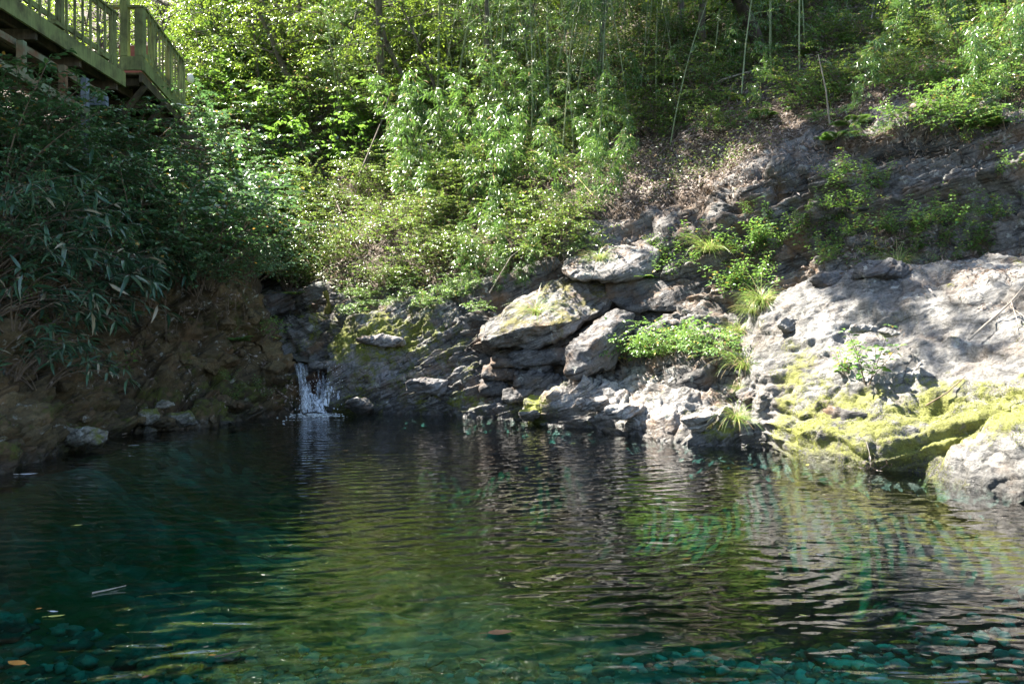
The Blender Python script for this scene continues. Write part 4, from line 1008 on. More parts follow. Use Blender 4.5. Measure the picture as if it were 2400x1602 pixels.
def drift(C, Rw):
    inpic = (C > 300) & (C < 2600) & (Rw > -60)
    edge = np.exp(-((Rw - (425 - 0.24 * (C - 1600))) / 65) ** 2) * sst(1300, 1450, C) * sst(2450, 2200, C)
    ledge = np.exp(-((Rw - 605) / 22) ** 2) * sst(1900, 2000, C)
    return inpic * ((HS > 0.4) * (0.25 + 0.9 * sst(1350, 1650, C)) + 0.9 * edge + 0.8 * ledge)
p, nn, r = scatter(70000, drift, 71)
k = len(p); a = nrm(np.cross(nn, r.normal(0, 1, (k, 3))) + r.normal(0, 0.22, (k, 3)))
dq = np.random.default_rng(74); ND = grid_normals(DP)
wd = (np.exp(-((DR - 655) / 22) ** 2) * sst(1900, 2050, DC) + 1.2 * np.exp(-((DC - 2070) / 45) ** 2 - ((DR - 775) / 16) ** 2) + 0.8 * np.exp(-((DC - 2330) / 60) ** 2 - ((DR - 700) / 22) ** 2) + 0.5 * np.exp(-((DC - 2040) / 40) ** 2 - ((DR - 1085) / 14) ** 2))[:-1, :-1]
wd = wd * (0.15 + np.clip(pnoise(DP[:-1, :-1] * 3, 6) * 3, 0, 1)); i = dq.choice(wd.size, 1500, p=(wd / wd.sum()).ravel()); u, v = np.divmod(i, DP.shape[1] - 1)
p = np.concatenate([p, DP[u, v]]); nn = np.concatenate([nn, ND[u, v]]); a = np.concatenate([a, nrm(np.cross(ND[u, v], dq.normal(0, 1, (1500, 3))))]); k = len(p)
sz = r.uniform(0.05, 0.14, k) * np.clip(p[:, 1] / 15, 0.6, 1.4)
V, T = leaf_verts(p + nn * (0.012 + np.abs(r.normal(0, 0.02, (k, 1)))), a, nn + r.normal(0, 0.4, (k, 3)), sz, sz * r.uniform(0.12, 0.3, k), fold=0.3, droop=0.1)
o = mesh_obj('leaf_litter', V, [T], M['litter']); tag(o, 'pale brown fallen bamboo leaves lying over the slope', kind='stuff')

bq = np.random.default_rng(75)
wb = np.exp(-((BR - 800) / 160) ** 2)[:-1, :-1] * (BC > 0)[:-1, :-1] * (0.1 + np.clip(pnoise(BP[:-1, :-1] * 2.5, 8) * 3, 0, 1)); i = bq.choice(wb.size, 1600, p=(wb / wb.sum()).ravel()); u, v = np.divmod(i, BP.shape[1] - 1)
nb = grid_normals(BP)[u, v]; sz = bq.uniform(0.03, 0.10, 1600)
V, T = leaf_verts(BP[u, v] + nb * 0.015, nrm(np.cross(nb, bq.normal(0, 1, (1600, 3))) + bq.normal(0, .25, (1600, 3))), nb + bq.normal(0, .4, (1600, 3)), sz, sz * bq.uniform(.15, .45, 1600), fold=.3)
o = mesh_obj('leaf_litter', V, [T], M['litter']); tag(o, 'dead leaves caught on the shaded earth bank', kind='stuff')
# ------------------------------------------------------------------ wooden deck
def wood_paint(name, a, b, worn):
    N = NT(name)
    tc = N.n('ShaderNodeTexCoord').outputs['Object']
    g = N.noise(N.mapping(tc, scale=(1, 1, 0.12)), 26, 5, 0.7)
    st = N.noise(tc, 3.0, 5, 0.65)
    col = N.ramp(g, [(0.3, a), (0.7, b)])
    col = N.mix(N.ramp(st, [(0.42, 0.0), (0.66, 0.9)]), col, worn)
    bm = N.bump(g, 0.4, 0.006)
    p = N.n('ShaderNodeBsdfPrincipled', {'Base Color': col, 'Roughness': 0.75, 'Normal': bm, 'Specular IOR Level': 0.3})
    return N.surface(p.outputs[0])
M['rail'] = wood_paint('green_weathered_wood', (0.12, 0.155, 0.065), (0.25, 0.28, 0.115), (0.075, 0.07, 0.04))
M['under'] = wood_paint('dark_weathered_wood', (0.05, 0.042, 0.03), (0.13, 0.105, 0.075), (0.03, 0.028, 0.022))
M['steel'] = wood_paint('grey_green_steel', (0.15, 0.19, 0.13), (0.21, 0.25, 0.17), (0.16, 0.055, 0.03))
M['grey_pipe'] = plain('grey_post_paint', (0.12, 0.15, 0.20), (0.20, 0.235, 0.29), 4, 0.5)
M['panel'] = plain('red_brown_board', (0.16, 0.05, 0.045), (0.24, 0.09, 0.08), 6, 0.7)
M['white_lamp'] = plain('white_lamp_plastic', (0.65, 0.63, 0.60), (0.75, 0.73, 0.70), 3, 0.4)

deck = tag(empty('wooden_deck', (-7.8, 14.9, 5.0)), 'raised green wooden deck with a slatted railing over the bank', 'deck')
def dpart(mb, name, mat, parent=None):
    o = mb.build(name, M[mat], None, smooth=False)
    for v in (o.data,): v.transform(Matrix.Translation(-deck.location))
    o.parent = deck if parent is None else parent
    return o
DX, DZ = -7.2, 5.88            # outer edge and underside of the main fascia
b = MB(); b.box((DX - 0.045, 6.0, DZ), (DX, 14.9, DZ + 0.26)); dpart(b, 'fascia', 'rail')
# floor boards, main platform and the part that steps out
for y in np.arange(6.0, 20.2, 0.145):
    x1 = DX - 0.05 if y < 14.85 else (-6.98 - (y - 14.9) * 0.165 if y < 18 else -7.5 - (y - 18) * 0.5)
    b = MB(); b.box((-9.5, y, DZ + 0.262), (x1, y + 0.138, DZ + 0.297)); dpart(b, 'floor_board', 'under')
for i, x in enumerate((-7.6, -8.2, -8.8, -9.4)):
    b = MB(); b.box((x, 6.0, DZ + 0.06), (x + 0.06, 19.5 , DZ + 0.26)); dpart(b, 'joist', 'under')
for y in np.arange(7.2, 19.6, 1.25):
    b = MB(); b.box((-9.5, y, DZ - 0.10), (-7.28, y + 0.07, DZ + 0.055)); dpart(b, 'cross_beam', 'under')
# step-out: small front face, long side fascia, turned end
Z2 = 6.30
P0, P1, P2, P3 = (-7.30, 14.9), (-6.88, 14.9), (-7.42, 18.0), (-7.75, 18.9)
b = MB(); b.bar((*P0, Z2 + 0.02), (*P1, Z2 + 0.02), 0.05, 0.25); dpart(b, 'fascia', 'rail')
b = MB(); b.bar((P1[0] - 0.02, P1[1] + 0.03, Z2 + 0.02), (*P2, Z2 + 0.02), 0.05, 0.25); dpart(b, 'fascia', 'rail')
b = MB(); b.bar((P2[0], P2[1] + 0.02, Z2 + 0.03), (*P3, Z2 + 0.03), 0.05, 0.28); dpart(b, 'fascia', 'rail')
b = MB(); b.box((-7.7, 14.93, Z2 - 0.15), (-7.46, 18.0, Z2 - 0.005)); dpart(b, 'soffit', 'under')
b = MB(); b.bar((P1[0] - 0.09, P1[1] + 0.1, Z2 - 0.2), (P2[0] - 0.07, P2[1], Z2 - 0.2), 0.06, 0.18); dpart(b, 'edge_beam', 'under')
b = MB(); b.bar((P2[0] - 0.07, P2[1] + 0.03, Z2 - 0.2), (P3[0] - 0.05, P3[1], Z2 - 0.2), 0.06, 0.18); dpart(b, 'edge_beam', 'under')
for y in (15.2, 15.9, 16.6, 17.3, 17.9):
    b = MB(); b.box((-8.2, y, Z2 - 0.30), (-7.04 - (y - 14.9) * 0.17, y + 0.06, Z2 - 0.155)); dpart(b, 'joist', 'under')
for k, y in enumerate((15.25, 16.3, 17.4)):
    b = MB(); b.bar((-7.0 - k * 0.08, y, Z2 - 0.3), (-8.3, y + 0.3, 4.7), 0.07, 0.10, (0, 1, 0)); dpart(b, 'brace', 'under')
b = MB()
for k, h in enumerate((0.0, 0.16, 0.32)): pass
b.box((-7.36, 14.88, DZ + 0.04), (-7.24, 14.93, Z2 + 0.0)); dpart(b, 'step_riser', 'rail')
# railings: posts, top rail, bottom rail and balusters, each piece on its own
def railing(a, c, z, n, posts, h=1.0):
    a, c = np.array(a, float), np.array(c, float)
    b = MB(); b.bar((*a, z + h), (*c, z + h), 0.11, 0.035); dpart(b, 'handrail', 'rail')
    b = MB(); b.bar((*a, z + h - 0.065), (*c, z + h - 0.065), 0.04, 0.085); dpart(b, 'upper_rail', 'rail')
    b = MB(); b.bar((*a, z + 0.14), (*c, z + 0.14), 0.04, 0.085); dpart(b, 'lower_rail', 'rail')
    d = (c - a) / np.linalg.norm(c - a); o = np.array((d[1], -d[0])) * 0.034
    for t in np.linspace(0, 1, n + 2)[1:-1]:
        p = a + (c - a) * t + o
        b = MB(); b.bar((*p, z + 0.02), (*p, z + h - 0.025), 0.032, 0.035, (*d, 0)); dpart(b, 'baluster', 'rail')
    for t in posts:
        p = a + (c - a) * t - o * 0.3
        b = MB(); b.bar((*p, z - 0.08), (*p, z + h - 0.02), 0.10, 0.10, (*d, 0)); dpart(b, 'post', 'rail')
railing((DX - 0.09, 6.4), (DX - 0.09, 14.75), DZ + 0.28, 33, (0.14, 0.30, 0.46, 0.62, 0.78, 0.985))
for y in np.linspace(7.0, 14.2, 6):
    b = MB(); b.box((DX - 0.18, y - 0.14, DZ + 0.30), (DX + 0.004, y + 0.14, DZ + 0.36)); dpart(b, 'gusset', 'rail')
b = MB(); b.bar((-7.22, 14.93, Z2 + 0.15), (-7.22, 14.93, Z2 + 1.6), 0.13, 0.13, (0, 1, 0)); dpart(b, 'corner_post', 'rail')
b = MB(); b.bar((-6.95, 14.96, Z2 + 0.15), (-6.95, 14.96, Z2 + 1.05), 0.15, 0.15, (0, 1, 0)); dpart(b, 'corner_post', 'rail')
railing((-6.92, 15.0), (-7.43, 18.0), Z2 + 0.10, 11, (0.24, 0.62, 0.99))
railing((-7.45, 18.05), (-7.77, 18.9), Z2 + 0.10, 4, (0.97,))
b = MB(); b.bar((-7.6, 14.93, Z2 + 1.07), (-6.86, 14.93, Z2 + 1.07), 0.12, 0.04); dpart(b, 'handrail', 'rail')
# steel frame underneath
b = MB(); b.bar((DX - 0.05, 5.0, 5.16), (DX - 0.05, 13.65, 5.06), 0.10, 0.13); dpart(b, 'steel_beam', 'steel')
b = MB(); b.bar((DX - 0.25, 5.0, 5.68), (DX - 0.25, 14.6, 5.62), 0.08, 0.10); dpart(b, 'steel_beam', 'steel')
for y in (10.6, 11.9, 13.0):
    b = MB(); b.bar((DX - 0.10, y, 5.14), (DX - 0.10, y, 5.64), 0.10, 0.10, (0, 1, 0)); dpart(b, 'strut', 'steel')
b = MB(); b.bar((DX - 0.12, 13.7, 3.0), (DX - 0.12, 13.7, 5.66), 0.10, 0.10, (0, 1, 0)); dpart(b, 'support_post', 'grey_pipe')
for x, y in ((-9.3, 9.0), (-9.3, 12.0), (-9.3, 15.0), (-9.3, 18.0)):
    b = MB(); b.bar((x, y, 3.2), (x, y, DZ - 0.105), 0.12, 0.12, (0, 1, 0)); dpart(b, 'support_post', 'under')
b = MB(); b.bar((DX - 0.3, 14.0, 5.5), (DX - 1.5, 14.4, 4.0), 0.07, 0.09, (0, 1, 0)); dpart(b, 'brace', 'under')
b = MB(); b.bar((DX - 1.5, 13.9, 5.5), (DX - 0.5, 14.3, 4.0), 0.07, 0.09, (0, 1, 0)); dpart(b, 'brace', 'under')
b = MB(); b.box((DX - 0.55, 14.2, 5.35), (DX - 0.02, 14.3, 5.52)); dpart(b, 'steel_plate', 'grey_pipe')

lamp = tag(empty('deck_lamp', (-7.66, 18.75, Z2 + 0.95)), 'round pale lamp on the far corner of the deck railing', 'lamp')
bm = bmesh.new(); bmesh.ops.create_uvsphere(bm, u_segments=18, v_segments=12, radius=0.13)
for v in bm.verts: v.co.x *= 0.55; v.co.z *= 0.85
me = bpy.data.meshes.new('lamp_globe'); bm.to_mesh(me); bm.free(); me.materials.append(M['white_lamp'])
for p in me.polygons: p.use_smooth = True
g = bpy.data.objects.new('globe', me); COL.objects.link(g); g.parent = lamp; g.location = (0.14, -0.05, 0)
b = MB(); b.tube([(-0.08, -0.04, -0.02), (0.05, -0.05, -0.02), (0.08, -0.05, 0)], 0.02, 6); b.build('bracket', M['rail'], lamp)
brd = MB(); brd.box((-0.35, -0.02, 0), (0.30, 0.02, 0.62)); brd.bar((-0.30, 0, -0.3), (-0.30, 0, 0.02), 0.05, 0.05, (0, 1, 0)); brd.bar((0.25, 0, -0.3), (0.25, 0, 0.02), 0.05, 0.05, (0, 1, 0))
o = brd.build('notice_board', M['panel'], None, smooth=False); o.location = (-7.5, 16.0, Z2 + 0.12); tag(o, 'blank reddish-brown board standing behind the deck corner post', 'board')

# ------------------------------------------------------------------ waterfall
def fall_material():
    N = NT('falling_water')
    tc = N.n('ShaderNodeTexCoord').outputs['Object']
    s = N.noise(N.mapping(tc, scale=(1, 1, 0.07)), 30, 4, 0.7, 0.5)
    s2 = N.noise(tc, 46, 4, 0.7)
    a = N.ramp(N.math('ADD', N.math('MULTIPLY', s, 0.85), N.math('MULTIPLY', s2, 0.15)), [(0.42, 0.0), (0.62, 0.8)])
    d = N.n('ShaderNodeBsdfPrincipled', {'Base Color': (0.72, 0.77, 0.85, 1), 'Roughness': 0.25})
    t = N.n('ShaderNodeBsdfTransparent', {'Color': (0.96, 0.97, 0.97, 1)})
    m = N.n('ShaderNodeMixShader', {0: a, 1: t.outputs[0], 2: d.outputs[0]})
    return N.surface(m.outputs[0])
M['fall'] = fall_material()
M['foam'] = plain('white_foam', (0.62, 0.66, 0.70), (0.85, 0.88, 0.90), 30, 0.5)
wf = tag(empty('waterfall', px(735, 930, 12.85)), 'small white waterfall dropping through a notch into the pool', 'waterfall')
r = np.random.default_rng(90)
FX = {690: 0, }
def strand(c0, c1, w0, w1, r0, r1, d0, d1, n=14, seed=0):
    """a sheet of water falling from picture column c0 to c1, thickened into a lens section"""
    t = np.linspace(0, 1, n); q = np.random.default_rng(seed)
    V, Q = [], []
    for i, a in enumerate(t):
        c = c0 + (c1 - c0) * a; w = w0 + (w1 - w0) * a; row = r0 + (r1 - r0) * a; d = d0 + (d1 - d0) * (a ** 0.6)
        for k in range(9):
            u = k / 8 - 0.5
            jag = q.normal(0, 0.012)
            V.append(px(c + u * w, row + 10 * abs(u) , d - 0.05 * math.cos(u * 3.1) + jag))
    for i in range(n - 1):
        for k in range(8): Q.append((i * 9 + k, i * 9 + k + 1, (i + 1) * 9 + k + 1, (i + 1) * 9 + k))
    return np.array(V), np.array(Q)
for k, a in enumerate([(700, 716, 10, 18, 846, 950, 13.45, 12.90), (709, 722, 8, 13, 848, 935, 13.45, 12.92), (717, 731, 5, 10, 852, 945, 13.4, 12.93), (742, 752, 5, 10, 850, 915, 13.4, 12.93), (748, 741, 4, 8, 852, 930, 13.4, 12.92),
                       (780, 766, 9, 16, 842, 900, 13.45, 12.97), (789, 776, 7, 14, 842, 915, 13.45, 12.96), (772, 752, 16, 36, 893, 948, 12.98, 12.86), (692, 704, 7, 8, 850, 890, 13.4, 13.0), (727, 735, 30, 66, 920, 964, 12.93, 12.76), (716, 712, 14, 26, 905, 955, 12.94, 12.82), (756, 760, 5, 9, 850, 930, 13.4, 12.94), (705, 706, 6, 12, 848, 925, 13.42, 12.95), (798, 790, 5, 10, 846, 935, 13.42, 12.98)]):
    V, Q = strand(*a, seed=k); m = MB(); m.add(V - np.array(wf.location), quads=Q); m.build('strand', M['fall'], wf)
m = MB()
ico = bmesh.new(); bmesh.ops.create_icosphere(ico, subdivisions=1, radius=1); IV = np.array([v.co for v in ico.verts]); IT = np.array([[v.index for v in f.verts] for f in ico.faces]); ico.free()
for i in range(150):
    c = r.normal(738, 24); rw = r.uniform(890, 962) if r.random() < 0.8 else r.uniform(850, 962)
    if r.random() < 0.25: c = r.normal(785, 14); rw = r.uniform(850, 930)
    s = r.uniform(0.002, 0.006) * (1.4 if rw > 940 else 1)
    m.add(np.array(px(c, rw, r.uniform(12.7, 13.0))) - np.array(wf.location) + IV * s * np.array((1, 1, 1.5)), tris=IT)
tag(m.build('spray', M['foam'], wf), kind='stuff')
m = MB()
for i in range(260):
    a = abs(r.normal(0, 1)); c = r.normal(742, 20 + 10 * a); d = 12.86 - a * 0.28
    s = r.uniform(0.002, 0.010)
    m.add(np.array((px(c, 900, d).x, d, 0.003)) - np.array(wf.location) + IV * np.array((s * 2.4, s * 1.2, s * 0.4)), tris=IT)
tag(m.build('foam', M['foam'], wf), kind='stuff')
hull_rock('rock', block_pts(738, 890, 70, 13.2, (0.6, 0.8, 1.1), 77), plain('rusty_rock', (0.022, 0.013, 0.009), (0.06, 0.032, 0.02), 8, 0.35), 78, 5, 0.05, 0.05, 'rusty brown rock showing between the strands of the waterfall')

V, Q = [], []
for i, (c0, c1, row, d) in enumerate([(694, 796, 852, 13.30), (694, 794, 849, 13.5), (680, 780, 843, 14.0), (660, 745, 836, 14.6), (640, 715, 828, 15.2), (620, 690, 820, 15.8)]):
    for k in range(9): V.append(px(c0 + (c1 - c0) * k / 8, row, d) + Vector((0, 0, 0.035 + 0.01 * math.sin(k * 2 + i))))
    if i:
        for k in range(8): Q.append(((i - 1) * 9 + k, (i - 1) * 9 + k + 1, i * 9 + k + 1, i * 9 + k))
o = mesh_obj('stream', V, [np.array(Q)], plain('stream_water', (0.05, 0.055, 0.05), (0.16, 0.16, 0.15), 9, 0.12, (1, 0.4, 1), 0.8, 0.6)); tag(o, 'thin stream running to the lip of the waterfall', kind='structure')

# ------------------------------------------------------------------ stones under the water
SM = []
for i in range(6):
    q = random.Random(800 + i)
    o = hull_rock('pool_stone', [Vector((q.gauss(0, 1), q.gauss(0, 1), q.gauss(0, 0.55))).normalized() * q.uniform(0.75, 1.1) * 0.1 for _ in range(12)], M['stone_wet'], 810 + i, 3, 0.05, 0, None)
    SM.append(o)
pr = random.Random(21)
def put_stone(x, y, s, label, group=None, k=None, flat=0.6, rz=None):
    src = SM[pr.randrange(6) if k is None else k]
    o = src.copy(); COL.objects.link(o)
    o.location = (x, y, bed_z(x, y) + 0.03 * s); o.scale = (s, s * pr.uniform(0.7, 1.0), s * flat); o.rotation_euler = (pr.uniform(-.2, .2), pr.uniform(-.2, .2), pr.uniform(0, 6.28) if rz is None else rz)
    return tag(o, label, 'stone', group)
put_stone(-0.01, 3.0, 1.3, 'large pale slab-like stone under water just below the floating brown leaf', k=2, flat=0.5, rz=0.3)
put_stone(1.5, 3.4, 2.6, 'broad mossy submerged rock lit green near the right foreground', k=1, flat=0.5)
put_stone(2.3, 3.0, 2.2, 'submerged yellowish rock at the lower right edge of the pool', k=3, flat=0.5)
put_stone(-1.95, 3.0, 1.5, 'rounded pale stone under water in the bottom corner beside the orange leaf', k=4, flat=0.6)
for i in range(150):
    y = 2.75 + 3.0 * pr.random() ** 1.6; x = pr.uniform(-0.62, 0.62) * y
    put_stone(x, y, pr.uniform(0.35, 1.0), 'greenish stone lying on the pool bed in the clear foreground water', 'stones on the pool bed')
for o in SM: bpy.data.objects.remove(o)
m = MB(); q = np.random.default_rng(31)
bmx = bmesh.new(); bmesh.ops.create_icosphere(bmx, subdivisions=2, radius=1); GV = np.array([v.co for v in bmx.verts]); GT = np.array([[v.index for v in f.verts] for f in bmx.faces]); bmx.free()
gv = [GV * (1 + 0.9 * fbm(GV * 1.3 + 9 * i, 2, i))[:, None] for i in range(8)]
for i in range(8000):
    y = 2.4 + 3.6 * q.random() ** 1.5; x = q.uniform(-0.66, 0.66) * y
    s = (0.008 + 0.05 * q.random() ** 2.5) * (0.7 + 0.12 * y); a = q.uniform(0, 6.28); ca, sa = math.cos(a), math.sin(a)
    v = gv[i % 8] * np.array((1.2, 0.9, 0.55)) * s
    v = np.stack([v[:, 0] * ca - v[:, 1] * sa, v[:, 0] * sa + v[:, 1] * ca, v[:, 2]], 1)
    m.add(v + np.array((x, y, bed_z(x, y) + s * 0.05)), tris=GT)
def gravel_material():
    N = NT('gravel')
    ri = N.n('ShaderNodeNewGeometry').outputs['Random Per Island']
    c = N.ramp(ri, [(0, (0.06, 0.09, 0.075)), (0.5, (0.20, 0.30, 0.25)), (0.85, (0.42, 0.55, 0.46)), (1.0, (0.68, 0.70, 0.58))])
    c = N.mix(0.5, c, N.ramp(N.noise(N.pos, 40, 4, 0.7), [(0.3, 0.2), (0.7, 0.85)]), 'OVERLAY')
    p = N.n('ShaderNodeBsdfPrincipled', {'Base Color': c, 'Roughness': 0.8})
    return N.surface(p.outputs[0])
o = m.build('gravel', gravel_material()); tag(o, 'small greenish gravel over the bed of the pool', kind='stuff')

# ------------------------------------------------------------------ floating leaves and sticks
LEAFM = {k: leaf_material('floating_' + k, [(0, a), (1, b)], a, 0.15, 0.4, 0.5) for k, a, b in (('brown', (0.24, 0.09, 0.045), (0.30, 0.13, 0.06)), ('orange', (0.42, 0.17, 0.03), (0.5, 0.22, 0.05)),
    ('yellow', (0.48, 0.42, 0.08), (0.56, 0.50, 0.12)), ('pale', (0.52, 0.50, 0.48), (0.62, 0.60, 0.58)), ('tan', (0.34, 0.24, 0.14), (0.40, 0.30, 0.18)))}
def float_leaf(c, row, Lp, kind, rz, label, wide=0.4, group=None):
    d = EYE * F / (row - HZ); Ln = Lp / F * d
    n = 9; t = np.linspace(0, 1, n); w = Ln * wide * np.sin(np.pi * t ** 0.8) ** 0.8 * (1 + 0.10 * np.sin(t * 21))
    z = 0.004 + 0.05 * Ln * (t - 0.4) ** 2 * 4
    V = np.concatenate([np.stack([t * Ln - Ln / 2, -w / 2, z + 0.10 * w], 1), np.stack([t * Ln - Ln / 2, 0 * t, z], 1), np.stack([t * Ln - Ln / 2, w / 2, z + 0.10 * w], 1)])
    k = np.arange(n - 1); Q = np.concatenate([np.stack([k, k + 1, k + n + 1, k + n], 1), np.stack([k + n, k + n + 1, k + 2 * n + 1, k + 2 * n], 1)])
    m = MB(); m.add(V, quads=Q)
    m.tube([(-Ln / 2, 0, z[0]), (-Ln * 0.62, 0.01 * Ln, z[0]), (-Ln * 0.78, 0.03 * Ln, z[0] * 0.8)], Ln * 0.012, 4)
    o = m.build('floating_leaf', LEAFM[kind]); p = px(c, row, d); o.location = (p.x, p.y, 0.0); o.rotation_euler = (0, 0, rz)
    return tag(o, label, 'leaf', group)
float_leaf(1172, 1488, 62, 'brown', 0.1, 'large reddish-brown leaf floating in the middle foreground', 0.5)
float_leaf(33, 1560, 50, 'orange', 2.9, 'orange-brown leaf floating in the bottom corner of the pool', 0.55)
float_leaf(122, 1437, 26, 'pale', -0.3, 'whitish floating leaf in the dark water near the shaded side', 0.35)
float_leaf(128, 1448, 40, 'yellow', 0.2, 'yellow-green floating leaf touching the whitish one', 0.3)
float_leaf(87, 1430, 14, 'orange', 0.6, 'tiny orange leaf beside the whitish floating leaf', 0.7)
float_leaf(180, 1233, 20, 'yellow', 0.2, 'small yellow leaf alone on the dark water', 0.4)
float_leaf(495, 1540, 20, 'orange', 0.0, 'small orange leaf floating at the bottom of the picture', 0.5)
float_leaf(338, 1591, 18, 'brown', 0.9, 'pinkish-brown leaf at the very bottom edge', 0.7)
float_leaf(1176, 1131, 28, 'tan', 0.1, 'tan leaf floating in the middle of the rippled reflections', 0.5)
float_leaf(1300, 1165, 28, 'tan', -0.2, 'tan floating leaf to the right of the rippled middle', 0.5)
float_leaf(1435, 1240, 24, 'tan', 0.4, 'tan leaf floating where the reflections break up', 0.5)
float_leaf(2075, 1315, 34, 'brown', -0.3, 'brown leaf drifting in the grey reflections near the hump', 0.4)
float_leaf(1610, 1312, 26, 'orange', 0.2, 'orange leaf floating over the green submerged rock', 0.35)
float_leaf(2175, 1540, 24, 'tan', -0.6, 'pale tan leaf over the yellow submerged rock', 0.3)
float_leaf(1925, 1303, 22, 'pale', -0.9, 'thin white leaf floating in the green water', 0.18)
float_leaf(65, 1113, 44, 'pale', 0.1, 'pale torn leaf at the waterline of the shaded bank', 0.35)
float_leaf(317, 1045, 22, 'pale', 0.1, 'pale floating leaf near the stones of the shaded bank', 0.4)
float_leaf(480, 1520, 14, 'tan', 0.8, 'little tan leaf near the small orange one', 0.5)
lr = random.Random(77)
for i in range(26):
    c, q = lr.uniform(600, 2000), lr.uniform(1030, 1560)
    float_leaf(c, q, lr.uniform(9, 18), lr.choice(['tan', 'yellow', 'brown']), lr.uniform(0, 6.28), 'tiny fallen leaf drifting on the open water', 0.45, 'tiny leaves on the water')
def stick(pts, rad, mat, label, name='stick', side=None):
    m = MB(); pts = np.array([np.array(p) for p in pts]); c = pts[0].copy()
    t = np.linspace(0, 1, 3 * len(pts)); P = np.stack([np.interp(t, np.linspace(0, 1, len(pts)), pts[:, k]) for k in range(3)], 1) - c
    m.tube(P, np.linspace(rad, rad * 0.45, len(P)), 6)
    for s in side or []:
        S = np.array([np.array(p) for p in s]) - c; m.tube(S, np.linspace(rad * 0.5, rad * 0.2, len(S)), 5)
    o = m.build(name, M[mat]); o.location = c
    return tag(o, label, name.replace('_', ' '))
def wpt(c, q): d = EYE * F / (q - HZ); p = px(c, q, d); return Vector((p.x, p.y, 0.006))
stick([wpt(212, 1394), wpt(250, 1386), wpt(292, 1376)], 0.006, 'dead_wood', 'thin pale stick floating on the dark water')
stick([wpt(500, 1545), wpt(560, 1530)], 0.004, 'twig', 'thin brown twig floating beside the small orange leaf')
def on(c, q, up=0.02, s=('dome',)):
    p = ground(c, q, s); p.z += up; p.y -= up; return p
stick([on(2270, 800), on(2330, 745, .06), on(2360, 725, .08), on(2410, 660, .06)], 0.014, 'dead_wood', 'grey forked dead branch lying on top of the hump', 'branch',
      side=[[on(2360, 725, .08), on(2375, 770, .05), on(2372, 790)], [on(2355, 730, .07), on(2395, 755, .06)]])
stick([on(2165, 955), on(2210, 930, .05), on(2262, 885, .03)], 0.008, 'twig', 'thin brown twig lying across the moss of the hump', 'twig')
stick([on(2025, 1040), on(2035, 1070, .03), on(2040, 1098, .02)], 0.006, 'dead_wood', 'small white twig at the foot of the mossy hump', 'twig')
def hl(c, q, up=0.05): return on(c, q, up, ('hill',))
stick([hl(1215, 398, .5), hl(1280, 420, .4), hl(1330, 440, .3), hl(1385, 470, .1)], 0.018, 'yellow_cane', 'yellow dead bamboo cane leaning down in the undergrowth', 'dead_cane')
stick([hl(850, 470, .5), hl(905, 380, .8), hl(930, 330, 1.0)], 0.025, 'bark', 'dark bare sapling stem leaning across the sunny bushes', 'sapling', side=[[hl(905, 380, .8), hl(960, 350, 1.0)]])
stick([hl(770, 450, .2), hl(800, 520, .3), hl(840, 600, .1)], 0.022, 'bark', 'bare dark branch lying down the slope among bushes', 'branch')
stick([hl(1150, 690, .05), hl(1200, 640, .25), hl(1260, 600, .35)], 0.010, 'dead_wood', 'thin pale stem arching over the left of the big boulder', 'branch')
stick([hl(1600, 250, .05), hl(1690, 200, .1), hl(1780, 165, .05)], 0.03, 'dead_wood', 'pale fallen pole across the litter on the upper slope', 'fallen_pole')
stick([hl(1610, 170, .1), hl(1700, 130, .15), hl(1800, 105, .1)], 0.03, 'dead_wood', 'upper of two pale poles lying on the upper slope', 'fallen_pole')
stick([hl(2030, 60, .1), hl(2028, 30, .25), hl(2035, 10, .3)], 0.012, 'dead_wood', 'bent white dead twig standing in the upper litter', 'twig')
for i, (c0, q0, c1, q1, lb) in enumerate([(1935, 300, 1915, 130, 'long thin straight dead stem standing on the upper slope'), (690, 250, 620, 60, 'pale sapling stem leaning behind the round-leaved shrubs')]):
    a = hl(c0, q0); e = px(c1, q1, a.y - 0.2); stick([a, a.lerp(e, 0.5) + Vector((0.03, 0, 0)), e], 0.015, 'dead_wood', lb, 'dead_cane')

rr = random.Random(91)
for i in range(22):
    c, q = rr.uniform(285, 600), rr.uniform(640, 720); a = ground(c, q, ('bank',)); a.y -= 0.1
    ln = rr.uniform(0.25, 0.8)
    stick([a, a + Vector((rr.uniform(-.06, .06), -0.08, -ln * .5)), a + Vector((rr.uniform(-.12, .12), -0.03, -ln))], rr.uniform(0.004, 0.009), 'twig', 'bare hanging root on the face of the earth bank', 'hanging_root')['group'] = 'roots hanging down the bank'
for i in range(26):
    c, q = rr.uniform(20, 680), rr.uniform(720, 990); a = ground(c, q, ('bank',)); d = a.y
    hull_rock('stone', block_pts(c, q, rr.uniform(18, 52), d, (rr.uniform(.9, 1.5), 1, rr.uniform(.5, .9)), 300 + i), M['bank'], 330 + i, 4, 0.07, 0.15, 'brown stone sticking out of the shaded earth bank', 'stones embedded in the bank')
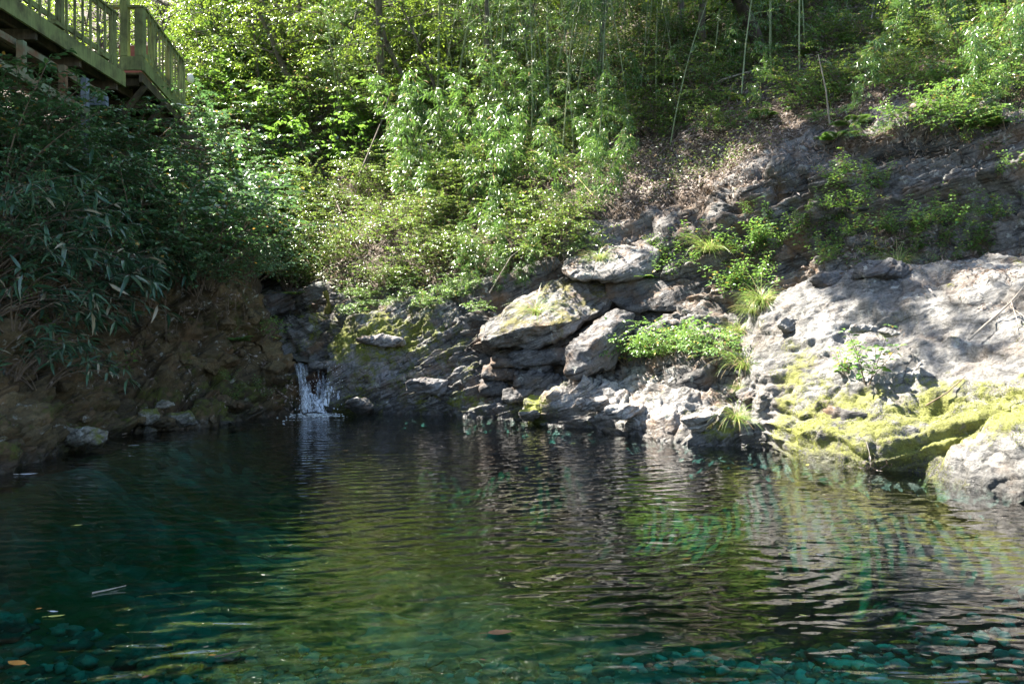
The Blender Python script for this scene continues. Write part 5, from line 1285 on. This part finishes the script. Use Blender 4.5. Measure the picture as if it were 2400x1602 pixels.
# leaning trunks that show on the slope
def trunk_tree(c0, q0, c1, q1, rad, mat, label, seed):
    a = hl(c0, q0, -0.1); e = px(c1, q1, a.y - 0.6); d = np.array(e - a); Lh = np.linalg.norm(d)
    r = np.random.default_rng(seed); t = tag(empty('tree', a), label, 'tree')
    pts = np.array([d * k + np.array((math.sin(k * 5 + seed) * 0.10 * Lh * 0.3, 0, 0)) for k in np.linspace(-0.03, 1.8, 14)])
    m = MB(); m.tube(pts, np.linspace(rad, rad * 0.45, 14), 9)
    pl = Plant()
    for k in range(16):
        p, dd = along(pts, r.uniform(0.45, 1.0)); az = r.uniform(0, 6.28)
        c = curve(p[0], (math.cos(az), math.sin(az), 0.3), r.uniform(0.8, 1.8), 6, (0, 0, -0.3), r, 0.1); m.tube(c, np.linspace(rad * 0.2, rad * 0.05, 6), 5)
        for j in range(9):
            w, wd = along(c, r.uniform(0.2, 1)); a4 = r.uniform(0, 6.28)
            tc = curve(w[0], (math.cos(a4), math.sin(a4), r.normal(0, .3)), 0.45, 4, (0, 0, -.4), r, .1); m.tube(tc, (0.006, .005, .004, .002), 3); spray(pl, tc, r, 9, 0.085, 0.042)
    m.build('trunk', M[mat], t); pl.leaf.build('crown', M['lf_broad'], t)
trunk_tree(1795, 135, 1715, -20, 0.16, 'dark_bark', 'thick dark leaning trunk at the top of the slope', 5)
trunk_tree(975, 265, 915, 110, 0.09, 'bark', 'pale leaning trunk behind the round-leaved shrub in the middle', 6)
trunk_tree(722, 260, 655, 130, 0.10, 'bark', 'pale grey leaning trunk between the deck and the middle of the slope', 7)
trunk_tree(1655, 150, 1645, -10, 0.10, 'bark', 'grey upright trunk over the pale fallen poles', 8)
# mossy stump above the dark hollow
p = hl(766, 712, 0); m = MB(); q = np.linspace(0, 1, 9)
m.tube(np.stack([0.04 * np.sin(q * 4), 0 * q - 0.1, -0.2 + 0.42 * q], 1), 0.06 - 0.03 * q + 0.02 * np.sin(q * 9), 9)
o = m.build('stump', plain('mossy_bark', (0.05, 0.045, 0.012), (0.17, 0.15, 0.03), 14, 0.95, (1, 1, 0.5), 1.0)); o.location = p; tag(o, 'mossy upright stump beside the dark hollow', 'stump')

# unused source meshes go
for v in PROTO.values():
    for _n, w, l in v:
        for o in (w, l):
            if o is not None and o.name not in USED: bpy.data.objects.remove(o)
# ------------------------------------------------------------------ light, sky, camera
def light():
    S = Vector((-0.50, 0.30, 0.81)).normalized()
    sun = bpy.data.lights.new('sun', 'SUN'); sun.energy = 5.0; sun.angle = R(0.5); sun.color = (1.0, 0.94, 0.84)
    so = bpy.data.objects.new('sun', sun); COL.objects.link(so)
    so.rotation_euler = S.to_track_quat('Z', 'Y').to_euler(); so.location = (-20, 12, 30)
    w = bpy.data.worlds.new('World'); scene.world = w; w.use_nodes = True
    nt = w.node_tree; bg = nt.nodes['Background']
    sk = nt.nodes.new('ShaderNodeTexSky'); sk.sky_type = 'NISHITA'; sk.sun_disc = False
    sk.sun_elevation = math.asin(S.z); sk.sun_rotation = math.atan2(S.x, S.y); sk.sun_intensity = 1.0
    nt.links.new(sk.outputs[0], bg.inputs[0]); bg.inputs[1].default_value = 0.07
light()
cam = bpy.data.cameras.new('camera'); cam.lens = 28.0; cam.sensor_width = 36; cam.clip_end = 500
co = bpy.data.objects.new('camera', cam); COL.objects.link(co)
co.location = (0, 0, EYE); co.rotation_euler = (R(90 - 0.64), 0, 0)
scene.camera = co
vs = scene.view_settings
vs.view_transform = 'Standard'; vs.look = 'None'; vs.gamma = 1.0; vs.exposure = 2.95; vs.use_curve_mapping = False
scene.cycles.max_bounces = 8; scene.cycles.transparent_max_bounces = 24
scene.cycles.caustics_reflective = False; scene.cycles.caustics_refractive = False
